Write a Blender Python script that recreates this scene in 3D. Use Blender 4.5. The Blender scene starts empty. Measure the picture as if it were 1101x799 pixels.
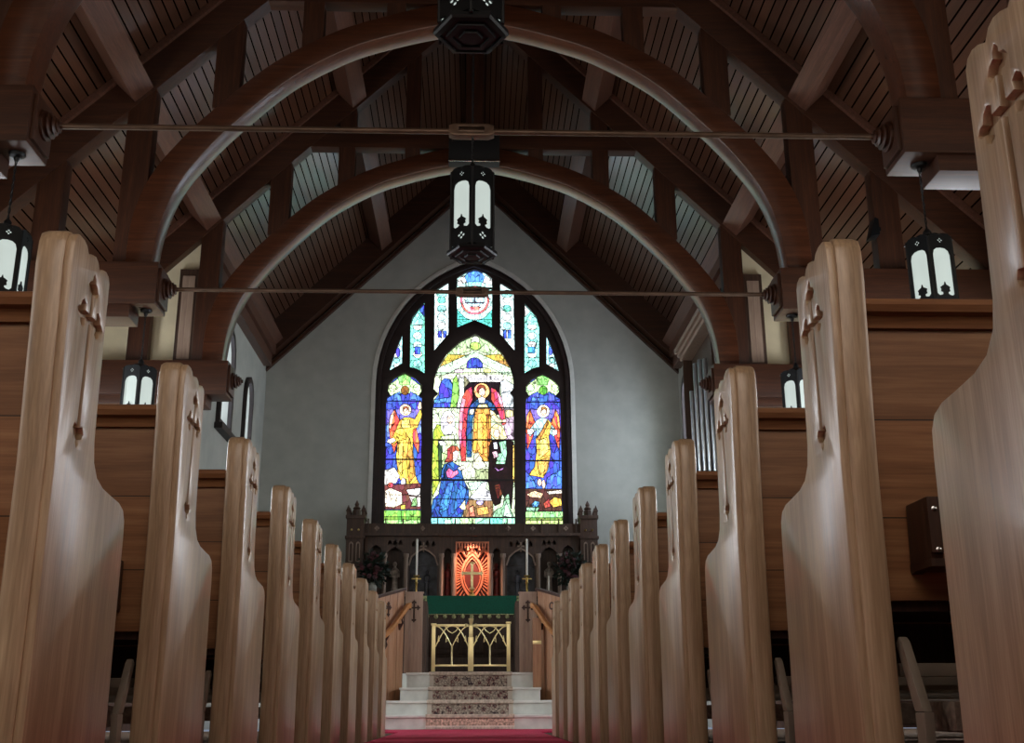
import bpy, bmesh, math, random
from mathutils import Vector, Matrix
random.seed(7)
C = bpy.context.scene.collection
SC = bpy.context.scene
PI = math.pi

# ------------------------------------------------------------------ materials
def s2l(c):
    return tuple((v/255/12.92 if v/255 <= .04045 else ((v/255+.055)/1.055)**2.4) for v in c[:3])+(1,)
def mat(name):
    m = bpy.data.materials.new(name); m.use_nodes = True
    nt = m.node_tree; b = nt.nodes['Principled BSDF']
    return m, nt, b
def nd(nt, t, **kw):
    n = nt.nodes.new(t)
    for k, v in kw.items():
        if k in n.inputs: n.inputs[k].default_value = v
        else: setattr(n, k, v)
    return n
def ramp(nt, stops):
    r = nt.nodes.new('ShaderNodeValToRGB'); e = r.color_ramp.elements
    e[0].position, e[0].color = stops[0][0], s2l(stops[0][1])
    e[1].position, e[1].color = stops[-1][0], s2l(stops[-1][1])
    for p, c in stops[1:-1]:
        x = e.new(p); x.color = s2l(c)
    return r
def plain(name, c, rough=.5, metal=0., var=.12, nscale=8, bump=0., spec=None):
    m, nt, b = mat(name)
    tc = nd(nt, 'ShaderNodeTexCoord'); n = nd(nt, 'ShaderNodeTexNoise', Scale=nscale, Detail=5)
    nt.links.new(tc.outputs['Object'], n.inputs['Vector'])
    lo = [max(0, v*(1-var)) for v in c]; hi = [min(255, v*(1+var)) for v in c]
    r = ramp(nt, [(.3, lo), (.7, hi)]); nt.links.new(n.outputs['Fac'], r.inputs['Fac'])
    nt.links.new(r.outputs['Color'], b.inputs['Base Color'])
    b.inputs['Roughness'].default_value = rough; b.inputs['Metallic'].default_value = metal
    if spec is not None: b.inputs['Specular IOR Level'].default_value = spec
    if bump:
        bp = nd(nt, 'ShaderNodeBump', Strength=bump, Distance=.01)
        nt.links.new(n.outputs['Fac'], bp.inputs['Height']); nt.links.new(bp.outputs['Normal'], b.inputs['Normal'])
    return m
def wood(name, cs, axis='z', rough=.4, scale=1., groove=None, coat=0., bump=.15, spec=.5, quiet=False):
    """cs = dark, mid, light grain colours; grain runs along axis; groove=(axis, spacing) cuts board joints"""
    m, nt, b = mat(name); L = nt.links.new
    tc = nd(nt, 'ShaderNodeTexCoord'); mp = nd(nt, 'ShaderNodeMapping')
    st = {'x': (.6, 14, 14), 'y': (14, .6, 14), 'z': (14, 14, .6)}[axis]
    mp.inputs['Scale'].default_value = [v*scale for v in st]
    L(tc.outputs['Object'], mp.inputs['Vector'])
    n = nd(nt, 'ShaderNodeTexNoise', Scale=1.6, Detail=8, Roughness=.62, Distortion=.7)
    L(mp.outputs['Vector'], n.inputs['Vector'])
    mp2 = nd(nt, 'ShaderNodeMapping'); mp2.inputs['Scale'].default_value = [v*scale*6 for v in st]
    L(tc.outputs['Object'], mp2.inputs['Vector'])
    n2 = nd(nt, 'ShaderNodeTexNoise', Scale=2.2, Detail=3); L(mp2.outputs['Vector'], n2.inputs['Vector'])
    mx = nd(nt, 'ShaderNodeMix'); mx.inputs['Factor'].default_value = .35
    L(n.outputs['Fac'], mx.inputs['A']); L(n2.outputs['Fac'], mx.inputs['B'])
    r = ramp(nt, [(.32, cs[0]), (.5, cs[1]), (.68, cs[2])]); L(mx.outputs['Result'], r.inputs['Fac'])
    col = r.outputs['Color']; hgt = mx.outputs['Result']
    if groove:
        sp = nd(nt, 'ShaderNodeSeparateXYZ'); L(tc.outputs['Object'], sp.inputs['Vector'])
        d = nd(nt, 'ShaderNodeMath', operation='DIVIDE'); L(sp.outputs[groove[0].upper()], d.inputs[0]); d.inputs[1].default_value = groove[1]
        f = nd(nt, 'ShaderNodeMath', operation='FRACT'); L(d.outputs[0], f.inputs[0])
        a = nd(nt, 'ShaderNodeMath', operation='LESS_THAN'); L(f.outputs[0], a.inputs[0]); a.inputs[1].default_value = groove[2]
        fl = nd(nt, 'ShaderNodeMath', operation='FLOOR'); L(d.outputs[0], fl.inputs[0])
        wn = nd(nt, 'ShaderNodeTexWhiteNoise', noise_dimensions='1D'); L(fl.outputs[0], wn.inputs['W'])
        mr = nd(nt, 'ShaderNodeMapRange'); L(wn.outputs['Value'], mr.inputs['Value'])
        mr.inputs['To Min'].default_value = .82; mr.inputs['To Max'].default_value = 1.15
        mc = nd(nt, 'ShaderNodeMix', data_type='RGBA', blend_type='MULTIPLY'); mc.inputs[0].default_value = 1
        L(col, mc.inputs[6]); L(mr.outputs['Result'], mc.inputs[7])
        md = nd(nt, 'ShaderNodeMix', data_type='RGBA'); L(a.outputs[0], md.inputs[0]); L(mc.outputs[2], md.inputs[6])
        md.inputs[7].default_value = s2l([v*.25 for v in cs[0]]); col = md.outputs[2]
        ng = nd(nt, 'ShaderNodeMath', operation='MULTIPLY_ADD'); L(a.outputs[0], ng.inputs[0]); ng.inputs[1].default_value = -4.; ng.inputs[2].default_value = .5
        if not quiet: L(hgt, ng.inputs[2])
        hgt = ng.outputs[0]
    L(col, b.inputs['Base Color'])
    bp = nd(nt, 'ShaderNodeBump', Strength=bump, Distance=.004); L(hgt, bp.inputs['Height']); L(bp.outputs['Normal'], b.inputs['Normal'])
    rr = nd(nt, 'ShaderNodeMapRange'); L(n.outputs['Fac'], rr.inputs['Value'])
    rr.inputs['To Min'].default_value = rough-.08; rr.inputs['To Max'].default_value = rough+.1
    if quiet and groove:
        inv = nd(nt, 'ShaderNodeMath', operation='MULTIPLY_ADD'); L(a.outputs[0], inv.inputs[0]); inv.inputs[1].default_value = -coat; inv.inputs[2].default_value = coat
        L(inv.outputs[0], b.inputs['Coat Weight'])
        isp = nd(nt, 'ShaderNodeMath', operation='MULTIPLY_ADD'); L(a.outputs[0], isp.inputs[0]); isp.inputs[1].default_value = -spec; isp.inputs[2].default_value = spec
        L(isp.outputs[0], b.inputs['Specular IOR Level'])
    if quiet: rr.inputs['To Min'].default_value = rr.inputs['To Max'].default_value = rough
    L(rr.outputs['Result'], b.inputs['Roughness'])
    b.inputs['Specular IOR Level'].default_value = spec
    if coat: b.inputs['Coat Weight'].default_value = coat; b.inputs['Coat Roughness'].default_value = .22
    return m
def emis(name, c, s):
    m, nt, b = mat(name)
    b.inputs['Base Color'].default_value = s2l([v*.6 for v in c]); b.inputs['Roughness'].default_value = .3
    tc = nd(nt, 'ShaderNodeTexCoord'); n = nd(nt, 'ShaderNodeTexNoise', Scale=3)
    nt.links.new(tc.outputs['Object'], n.inputs['Vector'])
    r = ramp(nt, [(.3, [v*.93 for v in c]), (.7, c)]); nt.links.new(n.outputs['Fac'], r.inputs['Fac'])
    nt.links.new(r.outputs['Color'], b.inputs['Emission Color']); b.inputs['Emission Strength'].default_value = s
    return m

OAK = [(126, 104, 81), (161, 135, 107), (192, 168, 138)]
M = {}
M['oak_end'] = wood('oak_pew_end', OAK, 'z', .36, coat=.35)
M['oak_back'] = wood('oak_pew_back', [(106, 70, 44), (134, 92, 60), (156, 114, 78)], 'x', .4, groove=('z', .205, .012))
M['oak_cap'] = wood('oak_cap_rail', [(92, 58, 38), (122, 82, 54), (146, 104, 70)], 'x', .36)
M['oak_dark'] = wood('oak_dark_rack', [(44, 26, 19), (64, 40, 28), (84, 54, 38)], 'z', .45)
RB = [(42, 21, 11), (60, 32, 17), (80, 45, 25)]
M['beam_z'] = wood('roof_beam_upright', RB, 'z', .42)
M['beam_x'] = wood('roof_beam_level', RB, 'x', .42)
M['beam_y'] = wood('roof_purlin', [(66, 40, 30), (90, 58, 44), (110, 74, 58)], 'y', .36)
M['arch'] = wood('roof_arch', [(50, 25, 13), (72, 38, 21), (94, 53, 32)], 'x', .3, coat=.5)
M['boards'] = wood('roof_boards', [(68, 40, 25), (80, 48, 31), (92, 58, 39)], 'y', .3, coat=1., groove=('x', .085, .16), bump=.25, quiet=True)
M['plaster'] = plain('grey_plaster', (174, 176, 167), .85, var=.04, nscale=3, bump=.08)
M['cream'] = plain('cream_plaster', (222, 208, 172), .85, var=.04, nscale=3)
M['reveal'] = plain('white_plaster_reveal', (214, 214, 206), .8, var=.03)
M['tracery'] = plain('dark_tracery', (38, 26, 24), .5, var=.2)
M['black'] = plain('black_iron', (20, 22, 24), .42, .5, var=.2)
M['glossblack'] = plain('black_cabinet', (10, 11, 13), .6)
M['rod'] = plain('bronze_rod', (96, 76, 62), .4, .5)
M['brass'] = plain('polished_brass', (244, 230, 172), .3, .65, var=.05)
M['brassdull'] = plain('aged_brass', (196, 172, 104), .32, 1.)
M['chrome'] = plain('chrome', (190, 190, 190), .2, 1.)
M['milk'] = emis('milk_glass', (214, 228, 222), .72)
M['marble'] = plain('pale_marble', (206, 208, 200), .35, var=.08, nscale=5)
M['nosing'] = plain('marble_nosing', (214, 214, 206), .4, var=.05)
M['carpet'] = plain('crimson_carpet', (188, 22, 70), .95, var=.18, nscale=120, bump=.4)
M['stone_floor'] = plain('stone_floor', (88, 72, 60), .95, var=.15, spec=.1)
M['candle'] = plain('ivory_wax', (232, 230, 216), .5, var=.03)
M['green'] = plain('green_frontal_cloth', (8, 92, 70), .8, var=.1, nscale=60)
M['gold_trim'] = plain('gold_fringe', (170, 170, 120), .7, var=.3, nscale=40)
M['orphrey'] = plain('embroidered_band', (120, 128, 88), .8, var=.5, nscale=26)
M['reredos'] = wood('carved_dark_oak', [(46, 32, 23), (68, 48, 36), (92, 68, 52)], 'z', .5)
M['reredos_col'] = wood('carved_pale_oak', [(112, 94, 80), (140, 120, 104), (164, 146, 128)], 'z', .5)
M['flank'] = wood('oak_stair_flank', [(140, 100, 74), (168, 126, 94), (192, 150, 116)], 'z', .4)
M['parapet'] = wood('oak_parapet', [(128, 106, 90), (154, 130, 112), (176, 152, 132)], 'z', .42)
M['handrail'] = wood('golden_oak_handrail', [(140, 92, 50), (172, 118, 68), (196, 142, 88)], 'y', .3, coat=.4)
M['niche'] = plain('carved_gilt_niche', (206, 128, 96), .5, var=.15)
M['niche_dark'] = plain('deep_red_niche', (86, 24, 18), .6)
M['painting'] = plain('dark_painted_panel', (44, 46, 50), .5, var=.8, nscale=7)
M['painting2'] = plain('dim_red_statue', (110, 40, 34), .6, var=.4, nscale=20)
M['statue'] = plain('painted_robe', (150, 138, 126), .6, var=.3, nscale=12)
M['leaf'] = plain('dark_leaves', (22, 34, 22), .6, var=.5)
M['bloom'] = plain('dark_red_blooms', (58, 14, 20), .6, var=.4)
M['vase'] = plain('pale_vase', (150, 150, 140), .4)
M['pipe'] = plain('organ_pipe_metal', (190, 200, 206), .28, .9, var=.05)
M['kneel'] = plain('grey_kneeler_cloth', (112, 98, 86), .9, var=.2, nscale=60, bump=.4)
M['strut'] = plain('grey_painted_strut', (122, 112, 100), .5)
M['linen'] = plain('white_linen', (226, 210, 196), .8)
M['daylight'] = emis('daylit_glass', (244, 240, 236), 8.)
M['daylight_front'] = emis('daylit_front_glass', (236, 242, 250), 22.)
M['daylight_warm'] = emis('daylit_west_glass', (255, 238, 220), 3.)
M['daylight_cool'] = emis('daylit_chancel_glass', (226, 236, 250), 4.)
M['daylight_south'] = emis('daylit_chancel_south_glass', (222, 234, 252), 13.)

def rug_mat():
    m, nt, b = mat('oriental_runner'); L = nt.links.new
    tc = nd(nt, 'ShaderNodeTexCoord')
    v = nd(nt, 'ShaderNodeTexVoronoi', Scale=15); L(tc.outputs['Object'], v.inputs['Vector'])
    v2 = nd(nt, 'ShaderNodeTexVoronoi', Scale=30, feature='DISTANCE_TO_EDGE'); L(tc.outputs['Object'], v2.inputs['Vector'])
    r = ramp(nt, [(.0, (40, 28, 34)), (.22, (108, 50, 50)), (.4, (158, 142, 124)), (.62, (172, 156, 138)), (.8, (58, 42, 46))])
    L(v.outputs['Distance'], r.inputs['Fac']); r.color_ramp.interpolation = 'CONSTANT'
    r2 = ramp(nt, [(.0, (48, 34, 38)), (.09, (48, 34, 38)), (.16, (180, 164, 146))]); L(v2.outputs['Distance'], r2.inputs['Fac'])
    mx = nd(nt, 'ShaderNodeMix', data_type='RGBA'); mx.inputs[0].default_value = .45
    L(r.outputs['Color'], mx.inputs[6]); L(r2.outputs['Color'], mx.inputs[7])
    sp = nd(nt, 'ShaderNodeSeparateXYZ'); L(tc.outputs['Object'], sp.inputs['Vector'])
    ab = nd(nt, 'ShaderNodeMath', operation='ABSOLUTE'); L(sp.outputs['X'], ab.inputs[0])
    gt = nd(nt, 'ShaderNodeMath', operation='GREATER_THAN'); L(ab.outputs[0], gt.inputs[0]); gt.inputs[1].default_value = .465
    md = nd(nt, 'ShaderNodeMix', data_type='RGBA'); L(gt.outputs[0], md.inputs[0]); L(mx.outputs[2], md.inputs[6]); md.inputs[7].default_value = s2l((186, 174, 158))
    L(md.outputs[2], b.inputs['Base Color']); b.inputs['Roughness'].default_value = .95
    return m
M['rug'] = rug_mat()
M['rug_fold'] = plain('worn_rug_fold', (182, 166, 148), .95, var=.15, nscale=30)  # paler colour stands for light from above on the step folds
M['rug_border'] = plain('rug_border', (168, 140, 124), .95, var=.45, nscale=38)

def glass_mat():
    m, nt, b = mat('stained_glass'); L = nt.links.new
    at_ = nd(nt, 'ShaderNodeAttribute', attribute_name='Col')
    tc = nd(nt, 'ShaderNodeTexCoord')
    mp = nd(nt, 'ShaderNodeMapping'); mp.inputs['Scale'].default_value = (1.25, 0.0, .55)
    L(tc.outputs['Object'], mp.inputs['Vector'])
    v = nd(nt, 'ShaderNodeTexVoronoi', Scale=12, feature='DISTANCE_TO_EDGE'); L(mp.outputs['Vector'], v.inputs['Vector'])
    vc = nd(nt, 'ShaderNodeTexVoronoi', Scale=12); L(mp.outputs['Vector'], vc.inputs['Vector'])
    st = nd(nt, 'ShaderNodeMapRange'); L(v.outputs['Distance'], st.inputs['Value']); st.inputs['From Min'].default_value = .02; st.inputs['From Max'].default_value = .055
    sx = nd(nt, 'ShaderNodeSeparateColor'); L(vc.outputs['Color'], sx.inputs['Color'])
    n = nd(nt, 'ShaderNodeTexNoise', Scale=11, Detail=5, Roughness=.65); mp3 = nd(nt, 'ShaderNodeMapping'); mp3.inputs['Scale'].default_value = (2.2, 0, .7)
    L(tc.outputs['Object'], mp3.inputs['Vector']); L(mp3.outputs['Vector'], n.inputs['Vector'])
    ad = nd(nt, 'ShaderNodeMath', operation='MULTIPLY_ADD'); L(sx.outputs['Red'], ad.inputs[0]); ad.inputs[1].default_value = .45; ad.inputs[2].default_value = -.5
    ad2 = nd(nt, 'ShaderNodeMath', operation='MULTIPLY_ADD'); L(n.outputs['Fac'], ad2.inputs[0]); ad2.inputs[1].default_value = 2.5; L(ad.outputs[0], ad2.inputs[2])
    ml = nd(nt, 'ShaderNodeMath', operation='MULTIPLY'); L(ad2.outputs[0], ml.inputs[0]); L(st.outputs['Result'], ml.inputs[1])
    mu = nd(nt, 'ShaderNodeMath', operation='MAXIMUM'); L(ml.outputs[0], mu.inputs[0]); mu.inputs[1].default_value = .12
    hs = nd(nt, 'ShaderNodeMapRange'); L(sx.outputs['Green'], hs.inputs['Value']); hs.inputs['To Min'].default_value = .475; hs.inputs['To Max'].default_value = .525
    gm = nd(nt, 'ShaderNodeGamma', Gamma=1.25); L(at_.outputs['Color'], gm.inputs['Color'])
    hv = nd(nt, 'ShaderNodeHueSaturation'); L(hs.outputs['Result'], hv.inputs['Hue']); L(gm.outputs['Color'], hv.inputs['Color']); hv.inputs['Saturation'].default_value = .92
    em = nd(nt, 'ShaderNodeMath', operation='MULTIPLY'); L(mu.outputs[0], em.inputs[0]); em.inputs[1].default_value = GLASS
    L(hv.outputs['Color'], b.inputs['Emission Color']); L(em.outputs[0], b.inputs['Emission Strength'])
    b.inputs['Base Color'].default_value = (.01, .01, .01, 1); b.inputs['Roughness'].default_value = .5
    return m
GLASS = 2.4
M['glass'] = glass_mat()

# ------------------------------------------------------------------ helpers
class MB:
    """collects shapes, then links them as one mesh object"""
    def __init__(s): s.bm = bmesh.new()
    def box(s, x0, x1, y0, y1, z0, z1, bev=0.):
        t = bmesh.new(); bmesh.ops.create_cube(t, size=1)
        bmesh.ops.scale(t, vec=(x1-x0, y1-y0, z1-z0), verts=t.verts)
        bmesh.ops.translate(t, vec=((x0+x1)/2, (y0+y1)/2, (z0+z1)/2), verts=t.verts)
        if bev: bmesh.ops.bevel(t, geom=t.edges[:], offset=bev, segments=2, affect='EDGES', profile=.7)
        return s.add(t)
    def prism(s, pts, a0, a1, plane='xz', bev=0.):
        """polygon pts in a plane extruded along the third axis from a0 to a1"""
        f = {'xz': lambda p, a: (p[0], a, p[1]), 'yz': lambda p, a: (a, p[0], p[1]), 'xy': lambda p, a: (p[0], p[1], a)}[plane]
        t = bmesh.new()
        A = [t.verts.new(f(p, a0)) for p in pts]; B = [t.verts.new(f(p, a1)) for p in pts]
        t.faces.new(A); t.faces.new(B[::-1]); n = len(pts)
        for i in range(n): t.faces.new((A[i], B[i], B[(i+1) % n], A[(i+1) % n]))
        bmesh.ops.recalc_face_normals(t, faces=t.faces[:])
        if bev: bmesh.ops.bevel(t, geom=t.edges[:], offset=bev, segments=2, affect='EDGES', profile=.7)
        return s.add(t)
    def lathe(s, prof, loc=(0, 0, 0), axis='z', seg=20, rot=0.):
        t = bmesh.new(); rings = []
        for r, h in prof:
            rings.append([t.verts.new((r*math.cos(rot+2*PI*k/seg), r*math.sin(rot+2*PI*k/seg), h)) for k in range(seg)])
        for a, b in zip(rings, rings[1:]):
            for k in range(seg): t.faces.new((a[k], a[(k+1) % seg], b[(k+1) % seg], b[k]))
        t.faces.new(rings[0][::-1]); t.faces.new(rings[-1])
        bmesh.ops.recalc_face_normals(t, faces=t.faces[:])
        R = {'z': Matrix.Identity(4), 'x': Matrix.Rotation(PI/2, 4, 'Y'), '-x': Matrix.Rotation(-PI/2, 4, 'Y'), '-y': Matrix.Rotation(PI/2, 4, 'X')}[axis]
        bmesh.ops.transform(t, matrix=Matrix.Translation(loc) @ R, verts=t.verts)
        return s.add(t, seg > 8)
    def tube(s, pts, r, seg=8):
        pts = [Vector(p) for p in pts]; t = bmesh.new(); rings = []
        rs = r if isinstance(r, (list, tuple)) else [r]*len(pts)
        up = None
        for i, p in enumerate(pts):
            d = (pts[min(i+1, len(pts)-1)]-pts[max(i-1, 0)]).normalized()
            if up is None or abs(up.dot(d)) > .95:
                up = Vector((0, 0, 1)) if abs(d.z) < .9 else Vector((1, 0, 0))
            u = (up-d*up.dot(d)).normalized(); w = d.cross(u); up = u
            rings.append([t.verts.new(p+u*rs[i]*math.cos(2*PI*k/seg)+w*rs[i]*math.sin(2*PI*k/seg)) for k in range(seg)])
        for a, b in zip(rings, rings[1:]):
            for k in range(seg): t.faces.new((a[k], a[(k+1) % seg], b[(k+1) % seg], b[k]))
        t.faces.new(rings[0][::-1]); t.faces.new(rings[-1])
        bmesh.ops.recalc_face_normals(t, faces=t.faces[:])
        return s.add(t, True)
    def ball(s, c, r, sub=2, sc=(1, 1, 1)):
        t = bmesh.new(); bmesh.ops.create_icosphere(t, subdivisions=sub, radius=r)
        bmesh.ops.scale(t, vec=sc, verts=t.verts); bmesh.ops.translate(t, vec=c, verts=t.verts)
        return s.add(t, True)
    def flat(s, loops, d0, d1, plane='xz', bev=0., mtx=None):
        """outline with holes (2D loops), solid between d0 and d1 along the third axis"""
        cu = bpy.data.curves.new('outline', 'CURVE'); cu.dimensions = '2D'; cu.fill_mode = 'BOTH'
        cu.extrude = max((d1-d0)/2-bev, 1e-4); cu.bevel_depth = bev; cu.bevel_resolution = 1; cu.offset = -bev
        for lp in loops:
            sp = cu.splines.new('POLY'); sp.points.add(len(lp)-1)
            for q, p in zip(sp.points, lp): q.co = (p[0], p[1], 0, 1)
            sp.use_cyclic_u = True; sp.use_smooth = False
        ob = bpy.data.objects.new('outline', cu); C.objects.link(ob)
        dg = bpy.context.evaluated_depsgraph_get(); me = bpy.data.meshes.new_from_object(ob.evaluated_get(dg))
        t = bmesh.new(); t.from_mesh(me)
        bpy.data.objects.remove(ob); bpy.data.curves.remove(cu); bpy.data.meshes.remove(me)
        bmesh.ops.translate(t, vec=(0, 0, (d0+d1)/2), verts=t.verts)
        P = {'xz': Matrix(((1, 0, 0, 0), (0, 0, 1, 0), (0, 1, 0, 0), (0, 0, 0, 1))),
             'yz': Matrix(((0, 0, 1, 0), (1, 0, 0, 0), (0, 1, 0, 0), (0, 0, 0, 1))), 'xy': Matrix.Identity(4)}[plane]
        bmesh.ops.transform(t, matrix=(mtx or Matrix.Identity(4)) @ P, verts=t.verts)
        bmesh.ops.remove_doubles(t, verts=t.verts, dist=1e-5)
        bmesh.ops.recalc_face_normals(t, faces=t.faces[:])
        return s.add(t)
    def add(s, t, smooth=False):
        if smooth:
            for f in t.faces: f.smooth = len(f.verts) <= 4
        me = bpy.data.meshes.new('tmp'); t.to_mesh(me); t.free(); s.bm.from_mesh(me); bpy.data.meshes.remove(me)
        return s
    def turn(s, mtx): bmesh.ops.transform(s.bm, matrix=mtx, verts=s.bm.verts); return s
    def build(s, name, m, parent=None, label=None):
        me = bpy.data.meshes.new(name); s.bm.to_mesh(me); s.bm.free()
        me.materials.append(m); me.set_sharp_from_angle(angle=.65)
        ob = bpy.data.objects.new(name, me); C.objects.link(ob)
        if parent is not None: ob.parent = parent
        if label: ob['label'] = label
        return ob
def tag(o, label, cat, group=None, kind=None):
    if label: o['label'] = label
    if cat: o['category'] = cat
    if group: o['group'] = group
    if kind: o['kind'] = kind
    return o
def thing(name, loc, label, cat, group=None):
    o = bpy.data.objects.new(name, None); C.objects.link(o); o.location = loc; o.empty_display_size = .1
    return tag(o, label, cat, group)
def struct(o): o['kind'] = 'structure'; return o
def copy_tree(o, parent=None):
    c = o.copy(); C.objects.link(c)
    if parent is not None: c.parent = parent
    for ch in [k for k in KIDS(o)]: copy_tree(ch, c)
    return c
def KIDS(o): return [k for k in C.objects if k.parent is o]
def smooth_pts(pts, n=6):
    out = []
    for i in range(len(pts)-1):
        p0, p1, p2, p3 = pts[max(i-1, 0)], pts[i], pts[i+1], pts[min(i+2, len(pts)-1)]
        for k in range(n):
            t = k/n
            out.append(tuple(.5*((2*p1[j])+(-p0[j]+p2[j])*t+(2*p0[j]-5*p1[j]+4*p2[j]-p3[j])*t*t+(-p0[j]+3*p1[j]-3*p2[j]+p3[j])*t**3) for j in range(2)))
    return out+[pts[-1]]
def circle(cx, cz, r, n=16, rz=None): return [(cx+r*math.cos(2*PI*k/n), cz+(rz or r)*math.sin(2*PI*k/n)) for k in range(n)]
def budded_cross(cx, cz, up, side, down, w=.008, k=1.):
    """outline of a cross with trefoil ends"""
    def arm(L):
        return [(w, w), (L-.034*k, w), (L-.036*k, w+.012*k), (L-.027*k, w+.017*k), (L-.018*k, w+.011*k), (L-.014*k, w), (L-.006*k, w*.9), (L, 0),
                (L-.006*k, -w*.9), (L-.014*k, -w), (L-.018*k, -w-.011*k), (L-.027*k, -w-.017*k), (L-.036*k, -w-.012*k), (L-.034*k, -w), (w, -w)]
    out = []
    for (ax, L) in ((0, side), (PI/2, up), (PI, side), (-PI/2, down)):
        pts = arm(L)[::-1]
        for t, q in pts[:-1]: out.append((cx+t*math.cos(ax)-q*math.sin(ax), cz+t*math.sin(ax)+q*math.cos(ax)))
    return out

# ------------------------------------------------------------------ measures of the church (metres, x right, y to the altar)
T1, T2, T3 = 7.41, 10.79, 14.17           # roof trusses
EAST = 19.65                              # east wall
NW, CW = 5.75, 3.8                        # half widths of nave and chancel
WEST = -3.2
# ------------------------------------------------------------------ shell
struct(MB().box(-NW-.3, NW+.3, WEST-.3, 13.745, -.2, 0).build('floor', M['stone_floor']))
struct(MB().box(-CW, CW, 15.0, EAST, 0, .685).build('floor_chancel', M['marble']))
cl = MB()
for s in (-1, 1):
    cl.prism([(0, 10.75), (s*(NW+.3), 10.75-NW-.3), (s*(NW+.3), 10.87-NW-.3), (0, 10.87)], WEST-.3, T3+.1)
    cl.prism([(0, 10.75), (s*(CW+.3), 10.75-CW-.3), (s*(CW+.3), 10.87-CW-.3), (0, 10.87)], T3+.1, EAST+.3)
struct(cl.build('ceiling', M['boards']))
wn = 0
def side_outline(y, z0, z1, hw):
    sp = z1-hw*1.2
    o = [(y-hw, z0), (y+hw, z0), (y+hw, sp)]+[(y+hw*math.cos(a), sp+1.2*hw*math.sin(a)) for a in (.5, 1., 1.57, 2.14, 2.64)]+[(y-hw, sp)]
    return o, [(y+(p[0]-y)*.8, z0+.1+(p[1]-z0-.1)*.94 if p[1] > z0 else z0+.08) for p in o]
def side_window(x, y, z0, z1, hw, m, s, deep=-.01):
    """pointed window in a side wall: dark frame around a daylit pane"""
    global wn; wn += 1
    o, i = side_outline(y, z0, z1, hw)
    xs = sorted((x, x-s*.06))
    f = struct(MB().flat([o, i], xs[0], xs[1], 'yz').build('window_%d' % wn, M['tracery']))
    xs = sorted((x+s*deep, x+s*(deep-.02)))
    MB().flat([i], xs[0], xs[1], 'yz').build('glass', m, f)
    xs = sorted((x, x-s*.12))
    MB().box(xs[0], xs[1], y-hw-.05, y+hw+.05, z0-.09, z0).build('sill', M['tracery'], f)
CHW = {-1: [(16.45, 4.3, 5.95, .42), (18.1, 3.9, 5.62, .3)], 1: [(17.95, 3.4, 5.95, .45), (18.85, 3.4, 5.95, .3)]}
for s, nm in ((-1, 'left'), (1, 'right')):
    a, b = sorted((s*NW, s*(NW+.3)))
    struct(MB().box(a, b, WEST-.3, T3+.3, 0, 10.75-NW).build('wall_'+nm, M['cream']))
    a, b = sorted((s*CW, s*(CW+.3)))
    struct(MB().flat([[(T3+.3, 0), (EAST, 0), (EAST, 10.75-CW), (T3+.3, 10.75-CW)]]+[side_outline(*q)[1] for q in CHW[s]], a, b, 'yz').build('wall_chancel_'+nm, M['plaster']))
    for q in CHW[s]: side_window(s*CW, *q, M['daylight_cool' if s < 0 else 'daylight_south'], s, .28)
    x0, x1 = s*3.62, s*(NW+.3)
    struct(MB().prism([(x0, 0), (x1, 0), (x1, 10.75-abs(x1)), (x0, 10.75-abs(x0))], T3+.14, T3+.3).build('wall_transept_'+nm, M['cream']))
    for y in (-1., 4.6, 9.2, 12.6): side_window(s*NW, y, 1.5, 4.0, .62, M['daylight' if y < 9 else 'daylight_front'], s)  # unseen nave windows, put in to light the pews and chancel
    a, b = sorted((s*(NW-.03), s*NW))
    struct(MB().box(a, b, WEST, T3+.1, 0, 1.15).box(a-.015, b+.0, WEST, T3+.1, 1.15, 1.2).build('baseboard_'+nm, M['oak_dark']))  # dark panelling added so the gaps beneath the pews stay dark
    a, b = sorted((s*3.7, s*(NW-.03)))
    struct(MB().box(a, b, T3+.1, T3+.139, .0, 1.2).build('baseboard_transept_'+nm, M['oak_dark']))  # the same added dark panelling on the transept wall
    # wall plates of nave and chancel
    a, b = sorted((s*(CW-.14), s*CW))
    struct(MB().box(a, b, T3+.3, EAST-.3, 6.2, 6.42).prism([(s*3.6, 6.42), (s*3.8, 6.42), (s*3.8, 6.6), (s*3.6, 6.6)], T3+.3, EAST-.3).build('trim_%d' % (1 if s < 0 else 2), M['beam_y']))
    a, b = sorted((s*(NW-.2), s*NW))
    struct(MB().box(a, b, WEST, T3+.1, 4.62, 4.86).build('trim_%d' % (3 if s < 0 else 4), M['beam_y']))
struct(MB().prism([(-NW-.3, 0), (NW+.3, 0), (NW+.3, 10.75-NW-.3), (0, 10.8), (-NW-.3, 10.75-NW-.3)], WEST-.3, WEST).build('wall_west', M['plaster']))
wn += 1
wf = struct(MB().flat([[(-2.2, 2.2), (2.2, 2.2), (2.2, 5.2), (1.6, 6.6), (0, 7.9), (-1.6, 6.6), (-2.2, 5.2)], [(-2, 2.4), (2, 2.4), (2, 5.1), (1.45, 6.4), (0, 7.6), (-1.45, 6.4), (-2, 5.1)]], WEST, WEST+.08).build('window_%d' % wn, M['tracery']))
MB().flat([[(-2, 2.4), (2, 2.4), (2, 5.1), (1.45, 6.4), (0, 7.6), (-1.45, 6.4), (-2, 5.1)]], WEST+.01, WEST+.03).build('glass', M['daylight_warm'], wf)

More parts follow.
